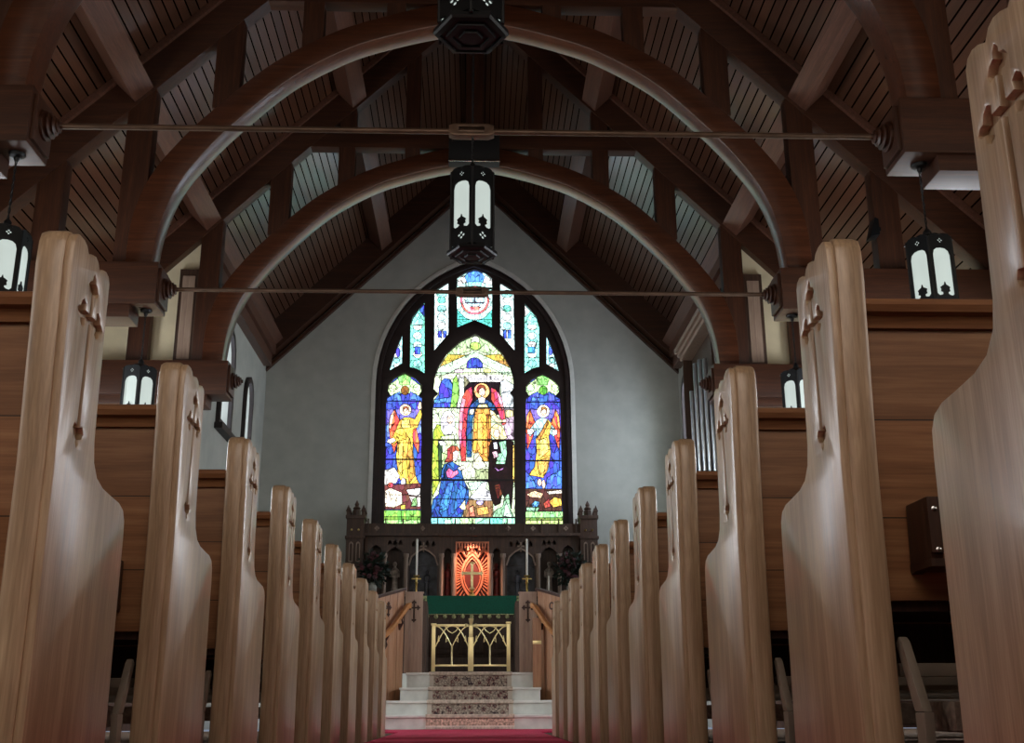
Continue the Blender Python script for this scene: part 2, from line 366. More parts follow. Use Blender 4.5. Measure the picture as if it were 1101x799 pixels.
# east wall with the pointed opening
def pointed(hw, z0, spring, apex, n=12):
    h = apex-spring; c = (hw*hw-h*h)/(2*hw); R = hw-c
    aend = math.atan2(h, -c)
    right = [(c+R*math.cos(aend*k/n), spring+R*math.sin(aend*k/n)) for k in range(n+1)]
    return [(-hw, z0), (hw, z0)]+right+[(-x, z) for x, z in right[-2::-1]]
OPEN = pointed(1.80, 3.1, 6.0, 8.43)
wall = [(-CW-.3, 0), (CW+.3, 0), (CW+.3, 10.75-CW), (0, 10.8), (-CW-.3, 10.75-CW)]
we = struct(MB().flat([wall, pointed(1.87, 3.1, 6.0, 8.52)], EAST, EAST+.35).build('wall_east', M['plaster']))
struct(MB().flat([pointed(1.87, 3.1, 6.0, 8.52), OPEN], EAST-.015, EAST+.35, bev=.008).build('trim_5', M['reveal']))
# rafters against the east wall, as mouldings
for s, k in ((-1, 6), (1, 7)):
    struct(MB().prism([(0, 10.78), (s*CW, 10.78-CW), (s*CW, 10.12-CW), (0, 10.12)], EAST-.3, EAST-.001)
           .prism([(0, 10.06), (s*CW, 10.06-CW), (s*CW, 9.98-CW), (0, 9.98)], EAST-.1, EAST-.001).build('trim_%d' % k, M['beam_x']))
# ridge and purlins
struct(MB().box(-.12, .12, WEST, EAST-.3, 10.3, 10.72).build('trim_8', M['beam_y']))
k = 9
for s in (-1, 1):
    for x in (1.75, 3.68):
        z = 10.43-x; bx = MB().box(-.13, .13, WEST, EAST-.3 if x < 3 else EAST-.3, -.15, .19)
        bx.turn(Matrix.Translation((s*x, 0, z)) @ Matrix.Rotation(s*PI/4, 4, 'Y'))
        struct(bx.build('trim_%d' % k, M['beam_y'])); k += 1

# ------------------------------------------------------------------ roof trusses
INTR = [(3.33, 4.65), (3.28, 5.1), (3.13, 5.56), (2.86, 5.98), (2.5, 6.4), (2.0, 6.88), (1.4, 7.25), (.92, 7.43), (.4, 7.57), (0, 7.62)]
EXTR = [(3.60, 4.65), (3.57, 5.2), (3.42, 5.68), (3.13, 6.12), (2.74, 6.56), (2.2, 7.07), (1.55, 7.47), (1.0, 7.68), (.45, 7.84), (0, 7.89)]
ROSETTE = [(.0, 0), (.115, 0), (.115, .02), (.085, .03), (.1, .055), (.06, .07), (.075, .085), (.05, .1), (.055, .112), (.025, .12), (.022, .14), (0, .141)]
def make_truss(Y, label, rod=True):
    t = thing('roof_truss', (0, Y, 0), label, 'roof truss')
    a = smooth_pts(INTR, 9); b = smooth_pts(EXTR, 9)
    loop = [(x, z) for x, z in a]+[(-x, z) for x, z in a[-2::-1]]+[(-x, z) for x, z in b]+[(x, z) for x, z in b[-2::-1]]
    MB().flat([loop], 0, .28, bev=.012).build('arched_brace', M['arch'], t)
    for s in (-1, 1):
        rf = MB().prism([(0, 10.65), (s*NW, 10.65-NW), (s*NW, 10.17-NW), (0, 10.17)], 0, .2, bev=.008)
        rf = rf.build('rafter', M['beam_x'], t)
        MB().prism([(0, 10.75), (s*NW, 10.75-NW), (s*NW, 10.64-NW), (0, 10.64)], -.045, .245, bev=.015).build('moulding', M['beam_y'], rf)
        for x0, x1, ze in ((3.45, 3.73, 4.64), (2.56, 2.84, 6.5), (1.68, 1.91, 7.2), (4.32, 4.6, 4.64), (.77, .98, 7.6)):
            xm = (x0+x1)/2
            MB().prism([(s*x0, ze), (s*x1, ze), (s*x1, 10.2-x1), (s*x0, 10.2-x0)], .012, .188, bev=.006).build('post', M['beam_z'], t)
        a, b_ = sorted((s*3.22, s*NW))
        hb = MB().box(a, b_, -.1, .3, 4.19, 4.65, .012).build('hammer_beam', M['beam_x'], t)
        ca, cb = sorted((s*3.48, s*NW))
        cm = MB().box(ca, cb, -.06, .26, 4.06, 4.2, .008)
        for i in range(3):
            q0, q1 = sorted((s*(3.22-.012*i-.012), s*3.225)); 
        q0, q1 = sorted((s*3.19, s*3.23)); 
        MB().box(q0, q1, -.06, .26, 4.23, 4.6, .01).build('end_plate', M['beam_z'], hb)
        cm.build('corbel', M['beam_x'], t)
        MB().lathe(ROSETTE, (s*3.19, .1, 4.42), '-x' if s > 0 else 'x', 20).build('rosette', M['beam_x'], hb)
    MB().prism([(-2.32, 7.86), (2.32, 7.86), (2.05, 8.14), (-2.05, 8.14)], .008, .192, bev=.008).build('collar_beam', M['beam_x'], t)
    MB().box(-.12, .12, .012, .188, 7.8, 10.3, .006).build('king_post', M['beam_z'], t)
    if rod:
        r = MB().tube([(-3.08, .1, 4.42), (3.08, .1, 4.42)], .022, 12).build('tie_rod', M['rod'], t)
        tb = MB()
        o = [(-.17, 4.385), (-.13, 4.37), (.13, 4.37), (.17, 4.385), (.17, 4.455), (.13, 4.47), (-.13, 4.47), (-.17, 4.455)]
        i = [(-.095, 4.395), (.095, 4.395), (.095, 4.445), (-.095, 4.445)]
        tb.flat([o, i], .06, .14, bev=.006).build('turnbuckle', M['rod'], r)
    return t
make_truss(T1, 'nearest dark timber arch truss, its tie rod just above the black loudspeaker box')
make_truss(T2, 'large middle timber arch truss whose arch spans the top of the picture')
make_truss(T3, 'smallest and farthest timber arch truss, framing the pale gable and without tie rod', rod=False)

# dark inset panels between hammer post and infill wall on the transept walls
for s, w in ((-1, 'left'), (1, 'right')):
    p = thing('wall_panel', (s*3.87, T3+.13, 4.66), 'narrow dark wood panel with grey inset beside the %s hammer post of the farthest arch' % w, 'panel')
    MB().box(-.13, .13, -.05, 0, .0, 1.35, .008).build('frame', M['reredos'], p)
    MB().box(-.085, .085, -.062, -.04, .06, 1.25, .01).build('inset', M['parapet'], p)

# loudspeaker box on the apex of the farthest arch, small floodlight on the right
sp = thing('loudspeaker', (0, T3-.2, 7.53), 'flat black loudspeaker box on the crown of the farthest arch behind the chain', 'loudspeaker')
MB().box(-.355, .355, -.05, .19, .02, .4, .01).build('cabinet', M['glossblack'], sp)
MB().box(-.36, .36, -.06, -.045, -.005, .018, .003).build('bottom_edge', M['chrome'], sp, 'pale metal bottom edge')
MB().box(-.315, -.3, -.056, -.05, .3, .33).build('badge', M['chrome'], sp)
fl = thing('floodlight', (4.3, T2+.02, 5.0), 'small black floodlight on the post above the right pews', 'lamp')
MB().prism([(-.1, 0), (.0, .02), (.0, .2), (-.04, .22)], -.16, .0, 'xz', .006).build('housing', M['black'], fl)
MB().box(-.02, .03, -.12, -.04, .08, .12).build('bracket', M['black'], fl)

# ------------------------------------------------------------------ east window
CXc, CZc, YAW, PIT, ROLL, F = .0449, .2436, .0339, .2949, .0037, 1193.2
def at(x, y, Y):
    """survey point: where the sight line through photo point (x, y) meets the upright plane at depth Y"""
    u = (x-550.5)/F; v = (399.5-y)/F
    cr, sr = math.cos(ROLL), math.sin(ROLL); u, v = cr*u+sr*v, -sr*u+cr*v
    cp, sp_ = math.cos(PIT), math.sin(PIT); yy, zz = cp-v*sp_, sp_+v*cp
    cy, sy = math.cos(YAW), math.sin(YAW); dx, dy = cy*u+sy*yy, -sy*u+cy*yy
    return (CXc+dx*Y/dy, CZc+zz*Y/dy)
GY = EAST+.1
def W(pts): return [at(x, y, GY) for x, y in pts]
LIGHTS = {
 'left': [(413, 566), (415.5, 433), (417, 428), (420.5, 426), (417.5, 421), (418, 415), (424, 408), (430, 405), (435, 402), (441, 405), (447, 408), (453, 415), (453.5, 421), (450, 426), (453.5, 428), (453.5, 433), (452.5, 566)],
 'center': [(463.5, 566), (465.8, 439), (466.5, 428), (471, 424), (466.2, 419), (467.5, 407), (471, 396), (480.7, 381), (494.4, 368.5), (511, 360.5), (526, 368), (540, 381), (548, 395), (551.5, 407), (552.5, 418), (548, 423), (552, 428), (552.5, 440), (553.5, 566)],
 'right': [(565, 566), (565.3, 434), (566, 429), (569.5, 427), (565.5, 421), (566, 416), (572, 409), (577.5, 406), (583.5, 404), (590, 407), (596, 411), (601, 417), (600.5, 422), (597, 426.5), (601.5, 429), (602.3, 434), (605, 566)],
 'top': [(491.5, 353), (491.5, 300), (500, 294.5), (510.5, 291), (521.5, 294.5), (529, 300.5), (529, 353), (520, 349), (510.5, 345), (500.5, 349)],
 'midleft': [(467, 377.5), (467.5, 314), (476, 309), (482, 305), (482, 360)],
 'midright': [(538, 360), (538, 305.5), (543, 308.5), (552, 314), (553, 377.5)],
 'outleft': [(441, 395.5), (441.5, 350), (444, 342), (456.5, 326), (456.5, 402), (448, 397)],
 'outright': [(564, 402), (564, 327), (576, 341), (579.5, 352), (579.5, 395), (572, 397)],
 'tipleft': [(419, 399), (424, 383), (432.6, 361), (432.3, 391.5)],
 'tipright': [(587.5, 392), (587.5, 362), (595, 381), (601, 400)],
}
w1 = struct(MB().flat([OPEN]+[W(p) for p in LIGHTS.values()], EAST+.04, EAST+.24, bev=.012).build('window_east', M['tracery']))
w1['label'] = 'pointed stained glass window in dark tracery'
fr = pointed(1.79, 3.1, 6.0, 8.41); fi = pointed(1.70, 3.2, 6.0, 8.30)
MB().flat([fr, fi], EAST+.0, EAST+.06, bev=.01).build('frame_moulding', M['tracery'], w1)

def lead_light(name, key, shapes, bars=(), label=None):
    bm = bmesh.new(); lay = bm.loops.layers.float_color.new('Col'); depth = [GY+.004]
    def poly(pts, c):
        vs = [bm.verts.new((x, depth[0], z)) for x, z in pts]
        f = bm.faces.new(vs); col = s2l(c)
        for l in f.loops: l[lay] = col
        if f.normal.y > 0: f.normal_flip()
        depth[0] -= .0006
    def seg(p, q, w, c=(10, 8, 10)):
        d = Vector((q[0]-p[0], q[1]-p[1])); 
        if d.length < 1e-5: return
        n = Vector((-d.y, d.x)).normalized()*w/2
        poly([(p[0]+n.x, p[1]+n.y), (q[0]+n.x, q[1]+n.y), (q[0]-n.x, q[1]-n.y), (p[0]-n.x, p[1]-n.y)], c)
    for sh in shapes:
        c, pts = sh[0], sh[1]
        pts = W(pts) if pts is not None else W(LIGHTS[key]); w = sh[2] if len(sh) > 2 else .012
        poly(pts, c); d = depth[0]
        if pts and w:
            for p, q in zip(pts, pts[1:]+pts[:1]): seg(p, q, w); depth[0] = d
            depth[0] -= .0006
    for b in bars:
        (xa, ya, xb, yb), w = b
        p, q = W([(xa, ya), (xb, yb)]); seg(p, q, w)
    me = bpy.data.meshes.new(name); bm.to_mesh(me); bm.free(); me.materials.append(M['glass'])
    o = bpy.data.objects.new(name, me); C.objects.link(o); o.parent = w1
    if label: o['label'] = label
    return o
def el(cx, cy, rx, ry=None, n=14): return [(cx+rx*math.cos(2*PI*k/n), cy+(ry or rx)*math.sin(2*PI*k/n)) for k in range(n)]
SKIN = (245, 215, 195); YEL = (232, 196, 62); YLT = (246, 226, 120); ORG = (232, 92, 34); BLU = (44, 76, 190); VIO = (112, 108, 200)
PGR = (200, 236, 176); WHT = (242, 240, 240); TEAL = (150, 226, 220)
def side_angel(dx, lower):
    """winged standing figure in yellow under a green canopy; dx shifts the drawing"""
    m = lambda pts: [(x+dx, y) for x, y in pts]
    S = [(BLU, None, 0)]
    S += [(VIO, m([(416, 440), (453, 440), (453, 452), (416, 455)])), ((130, 150, 225), m([(416, 455), (453, 452), (453, 466), (416, 470)])), (BLU, m([(415, 480), (453, 480), (453, 520), (414, 520)]))]
    S += [(PGR, m([(417, 428), (417, 415), (435, 402), (453, 415), (453, 428), (446, 423), (425, 423)])), ((150, 215, 120), m([(428, 406), (435, 402), (442, 406), (440, 414), (430, 414)])),
          ((216, 240, 190), m(el(422, 417, 4))), ((216, 240, 190), m(el(448.5, 417, 4))), ((80, 120, 215), m([(423, 431), (424, 424), (430, 421), (432, 431)])), ((80, 120, 215), m([(440, 431), (441, 421), (447, 424), (449, 431)]))]
    S += [((150, 110, 40) if dx < 50 else (110, 175, 60), m(el(435.5, 420, 4.5, 5)))]
    return S, m
SL, m = side_angel(0, 0)
SL += [(ORG, m([(424, 440), (420, 447), (418, 460), (420, 475), (424, 488), (429, 470), (431, 455), (428, 449)])), (ORG, m([(444, 450), (448, 462), (451, 476), (450, 488), (445, 478), (442, 465)])),
       ((250, 190, 160), m([(424, 440), (420, 447), (418, 460), (420, 462), (423, 450)])),
       (YEL, m([(430, 452), (435, 449), (441, 449), (446, 451), (452, 440), (454, 446), (449, 460), (444, 462), (444, 485), (447, 512), (452, 523), (440, 526), (434, 521), (428, 512), (426, 490), (428, 474), (424, 478), (419, 476), (424, 466)])),
       (YLT, m([(432, 452), (440, 451), (442, 460), (431, 461)])), ((206, 160, 44), m([(440, 470), (443, 485), (446, 512), (440, 520), (437, 495)])), ((246, 214, 92), m([(429, 474), (434, 474), (432, 512), (428, 505)])),
       ((252, 232, 200), m(el(436, 441, 6.4))), (SKIN, m(el(436.5, 442, 3, 4))), ((170, 110, 60), m([(433.5, 441), (434, 438), (437, 437), (439.5, 439), (439.5, 441), (437, 439)])),
       (SKIN, m([(449, 438), (451, 432), (453, 433), (453.5, 440), (450, 441)])), (WHT, m([(417, 473), (423, 471), (426, 474), (420, 478), (416, 476)])),
       ((232, 228, 224), [(413, 506), (424, 503), (430, 512), (426, 520), (413, 522)]), (WHT, el(434, 519, 3, 5)),
       ((120, 70, 64), [(413.5, 522), (452.5, 520), (452.5, 548), (413.5, 548)]), ((200, 70, 60), el(420, 522, 3)), ((240, 226, 206), [(414, 528), (420, 525), (432, 530), (433, 542), (424, 546), (414, 545)]), (WHT, [(437, 527), (452, 525), (452, 534), (440, 533)]),
       ((236, 230, 226), [(440, 534), (452, 535), (452, 545), (444, 545)]), ((150, 190, 130), [(442, 545), (444, 537), (448, 535), (449, 544)]), ((226, 208, 60), [(431, 544), (436, 543), (436, 548), (431, 548)]),
       ((150, 210, 90), [(413, 549), (452.5, 549), (452.5, 556), (413, 556)]), ((110, 160, 60), [(413, 556), (452.5, 556), (452.5, 559.5), (413, 559.5)]), ((170, 226, 140), [(413, 559.5), (452.5, 559.5), (452.5, 566), (413, 566)])]
lead_light('glass_light', 'left', SL, [((414.5, 431.8, 453, 431.8), .02), ((414, 457.5, 453, 457.5), .014), ((414, 476.5, 453, 476.5), .014), ((413, 494.5, 453, 494.5), .03), ((413, 532.5, 452, 532.5), .014), ((432, 549, 432, 566), .012), ((445, 549, 445, 556), .01)], 'left light with yellow robed angel raising one hand')
SR, m = side_angel(148.5, 1)
SR += [(ORG, [(570, 440), (566, 448), (565.5, 462), (567, 484), (573, 470), (576, 455), (573, 449)]), (ORG, [(597, 440), (601, 448), (602.5, 462), (601, 484), (596, 470), (592, 455), (595, 449)]),
       ((252, 150, 70), [(570, 440), (566, 448), (565.5, 462), (567.5, 462), (569, 450)]), ((252, 150, 70), [(597, 440), (601, 448), (602.5, 462), (600, 462), (598.5, 450)]),
       ((180, 216, 220), [(577, 452), (583, 449), (589, 451), (597, 462), (596, 470), (590, 466), (590, 470), (577, 470), (577, 462), (570, 470), (567, 465)]),
       (YEL, [(589, 451), (593, 456), (590, 470), (592, 488), (589, 505), (584, 514), (574, 512), (568, 511), (575, 502), (577, 485), (576, 472), (583, 462)]),
       ((206, 150, 50), [(588, 452), (590, 455), (580, 474), (577, 472), (583, 462)]), (YLT, [(580, 474), (588, 470), (590, 485), (580, 494)]), ((232, 190, 80), [(577, 496), (590, 492), (588, 505), (580, 511)]),
       ((252, 244, 225), el(584, 442.5, 7)), (SKIN, el(584.5, 443, 3.2, 4.2)), ((176, 120, 66), [(581.5, 442), (582, 438.5), (585, 437.5), (588, 440), (588, 443), (585.5, 440)]),
       (WHT, [(567, 462), (572, 461), (575, 464), (571, 468), (567, 467)]), (WHT, [(594, 462), (599, 463), (599, 468), (594, 468)]), (SKIN, el(580, 519, 2.5, 4)), (SKIN, el(584.5, 521, 2, 5)),
       ((60, 130, 215), [(565, 507), (572, 514), (577, 524), (565, 526)]), ((60, 120, 215), [(588, 514), (604, 505), (604, 526), (586, 526)]),
       ((92, 60, 50), [(565, 526), (604, 526), (604, 550), (565, 550)]), ((232, 196, 160), [(566, 532), (574, 528), (584, 531), (582, 536), (570, 535)]), ((232, 226, 214), [(587, 529), (604, 527), (604, 531), (590, 532)]),
       ((90, 170, 226), [(571, 543), (575, 539), (580, 540), (579, 545), (573, 546)]), ((246, 200, 50), [(590, 540), (596, 535), (603, 537), (604, 544), (595, 546)]), ((190, 80, 50), [(584, 542), (590, 536), (592, 545), (586, 547)]), ((150, 206, 170), [(566, 546), (580, 546), (578, 550), (566, 550)]),
       ((160, 226, 150), [(565, 550.5), (605, 550.5), (605, 557), (565, 557)]), ((120, 150, 70), [(565, 557), (605, 557), (605, 560), (565, 560)]), ((200, 222, 140), [(565, 560), (605, 560), (605, 566), (565, 566)])]
lead_light('glass_light', 'right', SR, [((565.5, 433, 602.5, 433), .02), ((565, 461.5, 603, 461.5), .014), ((565, 478, 603, 478), .014), ((565, 496, 604, 496), .03), ((578, 551, 578, 566), .012), ((591, 551, 591, 566), .01)], 'right light with angel in blue and yellow holding arms out')
SCN = [((206, 222, 190), None, 0),
       ((180, 206, 160), [(480.7, 381), (494.4, 368.5), (511, 360.5), (526, 368), (540, 381), (530, 382), (511, 376), (490, 382)]), ((226, 238, 214), el(511, 366, 4.5)), ((176, 216, 110), el(511, 372, 6, 4.5)),
       ((196, 176, 70), [(476, 389), (482, 381), (503, 382), (491, 389)]), ((196, 176, 70), [(545, 389), (539, 381), (519, 382), (531, 389)]), ((214, 190, 90), [(473, 394), (477, 388), (492, 388), (482, 394)]), ((170, 140, 70), [(549, 396), (544, 388), (530, 388), (540, 395)]),
       ((206, 236, 206), [(468, 404), (472, 395), (511, 378), (549, 396), (552, 404), (540, 402), (511, 386), (482, 402)]),
       ((42, 78, 190), [(501.5, 396), (502.5, 389), (506, 385.5), (510, 384.5), (515, 386), (518.5, 390), (519, 396)]), ((226, 206, 220), [(489, 397), (498, 396.5), (498, 401), (489, 401)]), ((214, 220, 140), el(524, 399, 4, 2.5)),
       (WHT, [(490, 403), (541, 403), (541, 411), (490, 411)]), ((226, 226, 236), [(494, 406), (536, 406), (536, 408), (494, 408)]),
       ((44, 32, 40), [(499, 412), (537.5, 411), (537.5, 446), (499, 446)]), ((150, 150, 120), [(499, 404), (505, 411), (499, 418)]),
       ((40, 80, 196), [(472, 417), (474, 411), (478, 407), (484, 408), (486.5, 413), (486, 439), (466, 439), (467, 430), (472, 424)]), ((70, 140, 220), [(467, 430), (486, 427), (486, 433), (466.5, 434)]),
       ((140, 196, 86), [(487, 408), (491, 404), (493, 412), (494, 425), (490, 439), (484, 439), (486, 424)]), ((226, 236, 230), [(493, 405), (499, 408), (499, 440), (491, 440), (494, 424)]),
       ((216, 226, 232), [(538, 411), (543, 408), (552, 414), (552, 440), (540, 440)]), ((190, 170, 190), [(541, 440), (552.5, 440), (552.5, 474), (543, 474)]), ((206, 196, 150), [(543, 441), (552, 441), (552, 448), (544, 450)]),
       ((206, 44, 86), [(507, 416), (501, 420), (497, 428), (494.5, 442), (493, 465), (496, 497), (501, 497), (501, 465), (504, 440), (509, 428)]), ((240, 150, 180), [(497, 428), (494.5, 442), (493, 465), (495, 485), (497, 465), (498, 445), (501, 430)]),
       ((206, 44, 86), [(528, 417), (534, 420), (539, 428), (542, 440), (544, 456), (540, 458), (536, 444), (528, 430)]), ((240, 160, 170), [(534, 420), (539, 428), (542, 440), (540, 442), (536, 432)]),
       ((34, 96, 150), [(503, 442), (506, 436), (513, 430), (523, 430), (532, 436), (533, 441), (527, 443), (520, 436), (512, 440), (508, 452), (507, 492), (502, 492), (501.5, 462)]),
       ((222, 160, 44), [(511, 442), (515, 435), (523, 434.5), (527.5, 441), (528, 470), (531, 498), (524, 500), (514, 496), (508, 485), (509, 460)]), ((250, 232, 170), [(512, 440), (515, 435.5), (523, 435), (526, 440)]), ((244, 190, 70), [(514, 445), (519, 445), (519, 490), (513, 485)]), ((190, 120, 30), [(523, 446), (525, 446), (528, 492), (525, 495)]),
       ((240, 224, 180), [(526, 441), (531, 443), (537, 452), (543, 451.5), (543, 455), (535, 456), (528, 449)]), (SKIN, el(542, 453, 2.4, 1.8)), ((240, 226, 200), [(505, 441), (511, 440), (509, 446), (504, 447)]),
       ((240, 182, 116), el(518, 421, 8.6)), ((150, 70, 40), el(517.5, 419.5, 5, 5.2)), (SKIN, el(518.3, 422.3, 3.4, 4.6)), (WHT, [(514, 429), (518, 427), (522, 429), (521, 434), (515, 434)]),
       ((170, 190, 60), [(466, 465), (470, 457), (476, 458), (478, 470), (472, 475), (472, 520), (465, 535), (464.5, 500)]), ((206, 226, 180), [(474, 470), (488, 468), (490, 486), (482, 492), (474, 486)]), ((60, 90, 70), [(471, 474), (475, 474), (477, 500), (472, 520)]), ((180, 210, 150), [(475, 487), (482, 490), (478, 500), (475, 505)]),
       ((232, 230, 240), [(474, 462), (474, 450), (478, 443), (484, 442), (489, 448), (489, 462), (485, 468), (477, 468)]), (SKIN, el(484, 452, 3.4, 4.6)), (WHT, [(471, 475), (478, 475), (481, 479), (474, 480)]),
       ((206, 216, 190), [(496, 497), (526, 497), (526, 517), (497, 517)]), ((170, 180, 140), [(511, 505), (526, 505), (526, 517), (511, 517)]), ((236, 236, 206), [(508, 503), (510, 488), (514, 487), (523, 502), (514, 506)]), ((190, 220, 200), [(503, 519), (525, 518), (516, 527), (506, 528)]),
       ((150, 116, 80), [(498, 538), (530, 538), (530, 557), (498, 557)]), ((224, 180, 80), [(512, 547), (524, 545), (526, 553), (514, 555)]), ((226, 150, 110), [(504, 547), (509, 544), (511, 556), (505, 556)]), ((170, 60, 50), el(502, 541, 2)), ((190, 176, 220), el(516, 541, 4, 3)),
       ((240, 242, 250), [(504, 537), (512, 528), (518, 520), (524, 518.5), (522, 526), (528, 530), (530, 539), (514, 539)]),
       ((18, 90, 170), [(475, 507), (478, 500), (486, 497), (495, 503), (499, 518), (504, 527), (504, 537), (500, 547), (496, 557), (464, 557), (464, 546), (466, 537), (472, 532), (474, 518)]), ((44, 140, 210), [(482, 520), (488, 519), (482, 548), (472, 552), (474, 540)]), ((30, 120, 196), [(494, 521), (502, 527), (498, 542), (488, 550), (490, 534)]), ((12, 50, 100), [(477, 508), (480, 500), (482, 516), (477, 517)]),
       ((232, 110, 160), [(479.5, 508), (483, 504), (488, 508), (492, 506), (493, 510), (486, 515), (481, 514)]), ((250, 240, 230), [(492, 504), (498, 501), (501, 504), (495, 507)]), ((246, 240, 190), [(494, 546), (500, 538), (501, 549), (497, 549)]),
       ((176, 72, 56), [(481, 492), (481, 484), (486, 480), (492, 481), (495, 486), (491, 486), (489, 494), (485, 498), (478, 498)]), ((252, 226, 214), [(487, 487), (491, 485), (494, 488), (492, 494), (490, 498), (487, 496)]),
       ((36, 14, 16), [(526, 480), (530, 474), (545, 474), (552, 476), (552.5, 505), (550, 548), (546, 543), (540, 532), (538, 542), (532, 545), (528, 537), (525, 520)]), ((110, 36, 26), [(531, 523), (537, 521), (540, 532), (535, 538)]),
       ((150, 200, 170), [(536, 476), (544, 475), (545, 488), (543, 500), (533, 500), (535, 489), (539, 488)]), ((226, 190, 204), [(529, 487), (534, 486), (536, 492), (531, 494)]), ((170, 120, 180), [(530, 502), (536, 506), (542, 503), (541, 506), (535, 508)]), ((200, 200, 220), [(530, 477), (535, 476), (535, 484), (531, 484)]),
       ((240, 226, 170), [(527, 468), (528, 461), (532, 457), (538, 458), (542, 463), (545, 472), (541, 474), (533, 474)]), ((250, 226, 210), el(534, 467, 3.4, 4.6)),
       ((150, 196, 160), [(529, 557), (533, 549), (540, 546), (544, 533), (547, 532), (549, 549), (552.5, 557)]), ((210, 230, 220), [(541, 556), (544, 540), (548, 550), (551, 557)]), ((230, 200, 90), [(551, 480), (553, 480), (553, 520), (551, 518)]),
       ((170, 236, 206), [(463.5, 558), (553.5, 558), (553.5, 566), (463.5, 566)]), ((140, 226, 226), [(463.5, 558), (478, 558), (478, 566), (463.5, 566)]), ((190, 236, 170), [(495, 558), (511, 558), (511, 566), (495, 566)]), ((120, 220, 206), [(527, 558), (540, 558), (540, 566), (527, 566)])]
lead_light('glass_light', 'center', SCN, [((466, 402.5, 552, 402.5), .02), ((467, 439.8, 552.5, 439.8), .026), ((466, 455.5, 552.5, 455.5), .014), ((465, 474.3, 553, 474.3), .03), ((465, 497.2, 553, 497.2), .014), ((464.5, 517.3, 553, 517.3), .036), ((464, 537.6, 553, 537.6), .014), ((463.5, 557.5, 553.5, 557.5), .03), ((520, 558, 520, 566), .012), ((486, 558, 486, 566), .012)], 'wide center light, angel with red wings among women at a tomb')
cz = 325
TOP = [((196, 240, 236), None, 0), ((70, 150, 226), [(498, 300), (503, 293.5), (511, 291), (518, 293.5), (523, 300), (519, 304), (502, 304)]), ((150, 230, 226), [(503, 303), (518, 303), (517, 308), (504, 308)]), (WHT, [(492, 301), (499, 296), (502, 304), (492, 307)]), (WHT, [(529, 301), (522, 296), (519, 304), (529, 307)]),
       ((90, 206, 196), [(491.5, 333), (500, 342), (510, 345), (500, 349), (491.5, 353)]), ((90, 206, 196), [(529, 333), (521, 342), (511, 345), (520, 349), (529, 353)]),
       ((240, 110, 110), el(510.5, 323, 15.5, 15.5, 24)), ((246, 248, 250), el(510.5, 323, 13.5, 13.5, 24)), ((190, 226, 232), el(510.5, 322, 11, 8)),
       ((90, 90, 110), [(509.7, 313), (511.3, 313), (511.3, 325), (509.7, 325)], .004), ((90, 90, 110), [(503, 318), (518, 318), (518, 319.6), (503, 319.6)], .004), ((90, 90, 110), [(500, 325), (521, 325), (521, 326.6), (500, 326.6)], .004), ((230, 110, 110), [(504, 330), (517, 330), (515, 334), (506, 334)], .006)]
lead_light('glass_light', 'top', TOP, [((491.5, 310.5, 529, 310.5), .05), ((491.5, 344, 529, 344), .014)], 'topmost light with a cross inside a ring')
def tracery_light(key, base, x0, x1, y0, y1, blobs=(), bars=()):
    S = [(base, None, 0)]
    n = 5
    for k in range(n):
        yy = y0+(y1-y0)*(k+.5)/n; c = random.choice([WHT, TEAL, (120, 216, 200), (206, 240, 240)])
        S.append((c, el((x0+x1)/2, yy, (x1-x0)*.36, (y1-y0)/n*.42, 10)))
    for c, p in blobs: S.append((c, p))
    lead_light('glass_light', key, S, [((x0, y, x1, y), .014) for y in bars])
tracery_light('midleft', (214, 240, 240), 468.5, 481, 318, 364, [((50, 90, 200), [(471, 356), (475, 356), (475, 363), (471, 363)]), ((50, 90, 200), [(476.5, 356), (480, 356), (480, 363), (476.5, 363)]), ((150, 226, 216), el(475, 316, 6, 4))], (334, 355))
tracery_light('midright', (214, 240, 240), 539, 551.5, 318, 364, [((40, 90, 200), [(541, 355), (544.5, 355), (544.5, 364), (541, 364)]), ((40, 90, 200), [(546, 355), (549.5, 355), (549.5, 364), (546, 364)]), ((150, 226, 216), el(545, 316, 6, 4))], (334, 355))
tracery_light('outleft', (130, 222, 206), 442, 456, 346, 396, [((36, 66, 190), [(451, 334), (456, 327), (456.5, 341)]), ((40, 90, 200), [(446, 373), (452, 373), (452, 381), (446, 381)]), (TEAL, [(442, 350), (444, 343), (449, 336), (455, 344), (455, 349)])], (350, 371, 383))
tracery_light('outright', (150, 226, 216), 565, 579, 346, 396, [(WHT, [(564, 328), (570, 335), (564.5, 341)]), ((60, 150, 200), [(568, 373), (575, 373), (575, 380), (568, 380)]), (TEAL, [(565, 348), (566, 344), (571, 337), (577, 343), (579, 350)])], (354, 371, 385))
tracery_light('tipleft', (170, 222, 226), 422, 431, 368, 396, [((50, 90, 200), el(428, 379, 2.2, 5))], (385,))
tracery_light('tipright', (170, 222, 226), 589, 598, 368, 396, [((60, 110, 210), el(592, 377, 2.2, 5))], (385,))

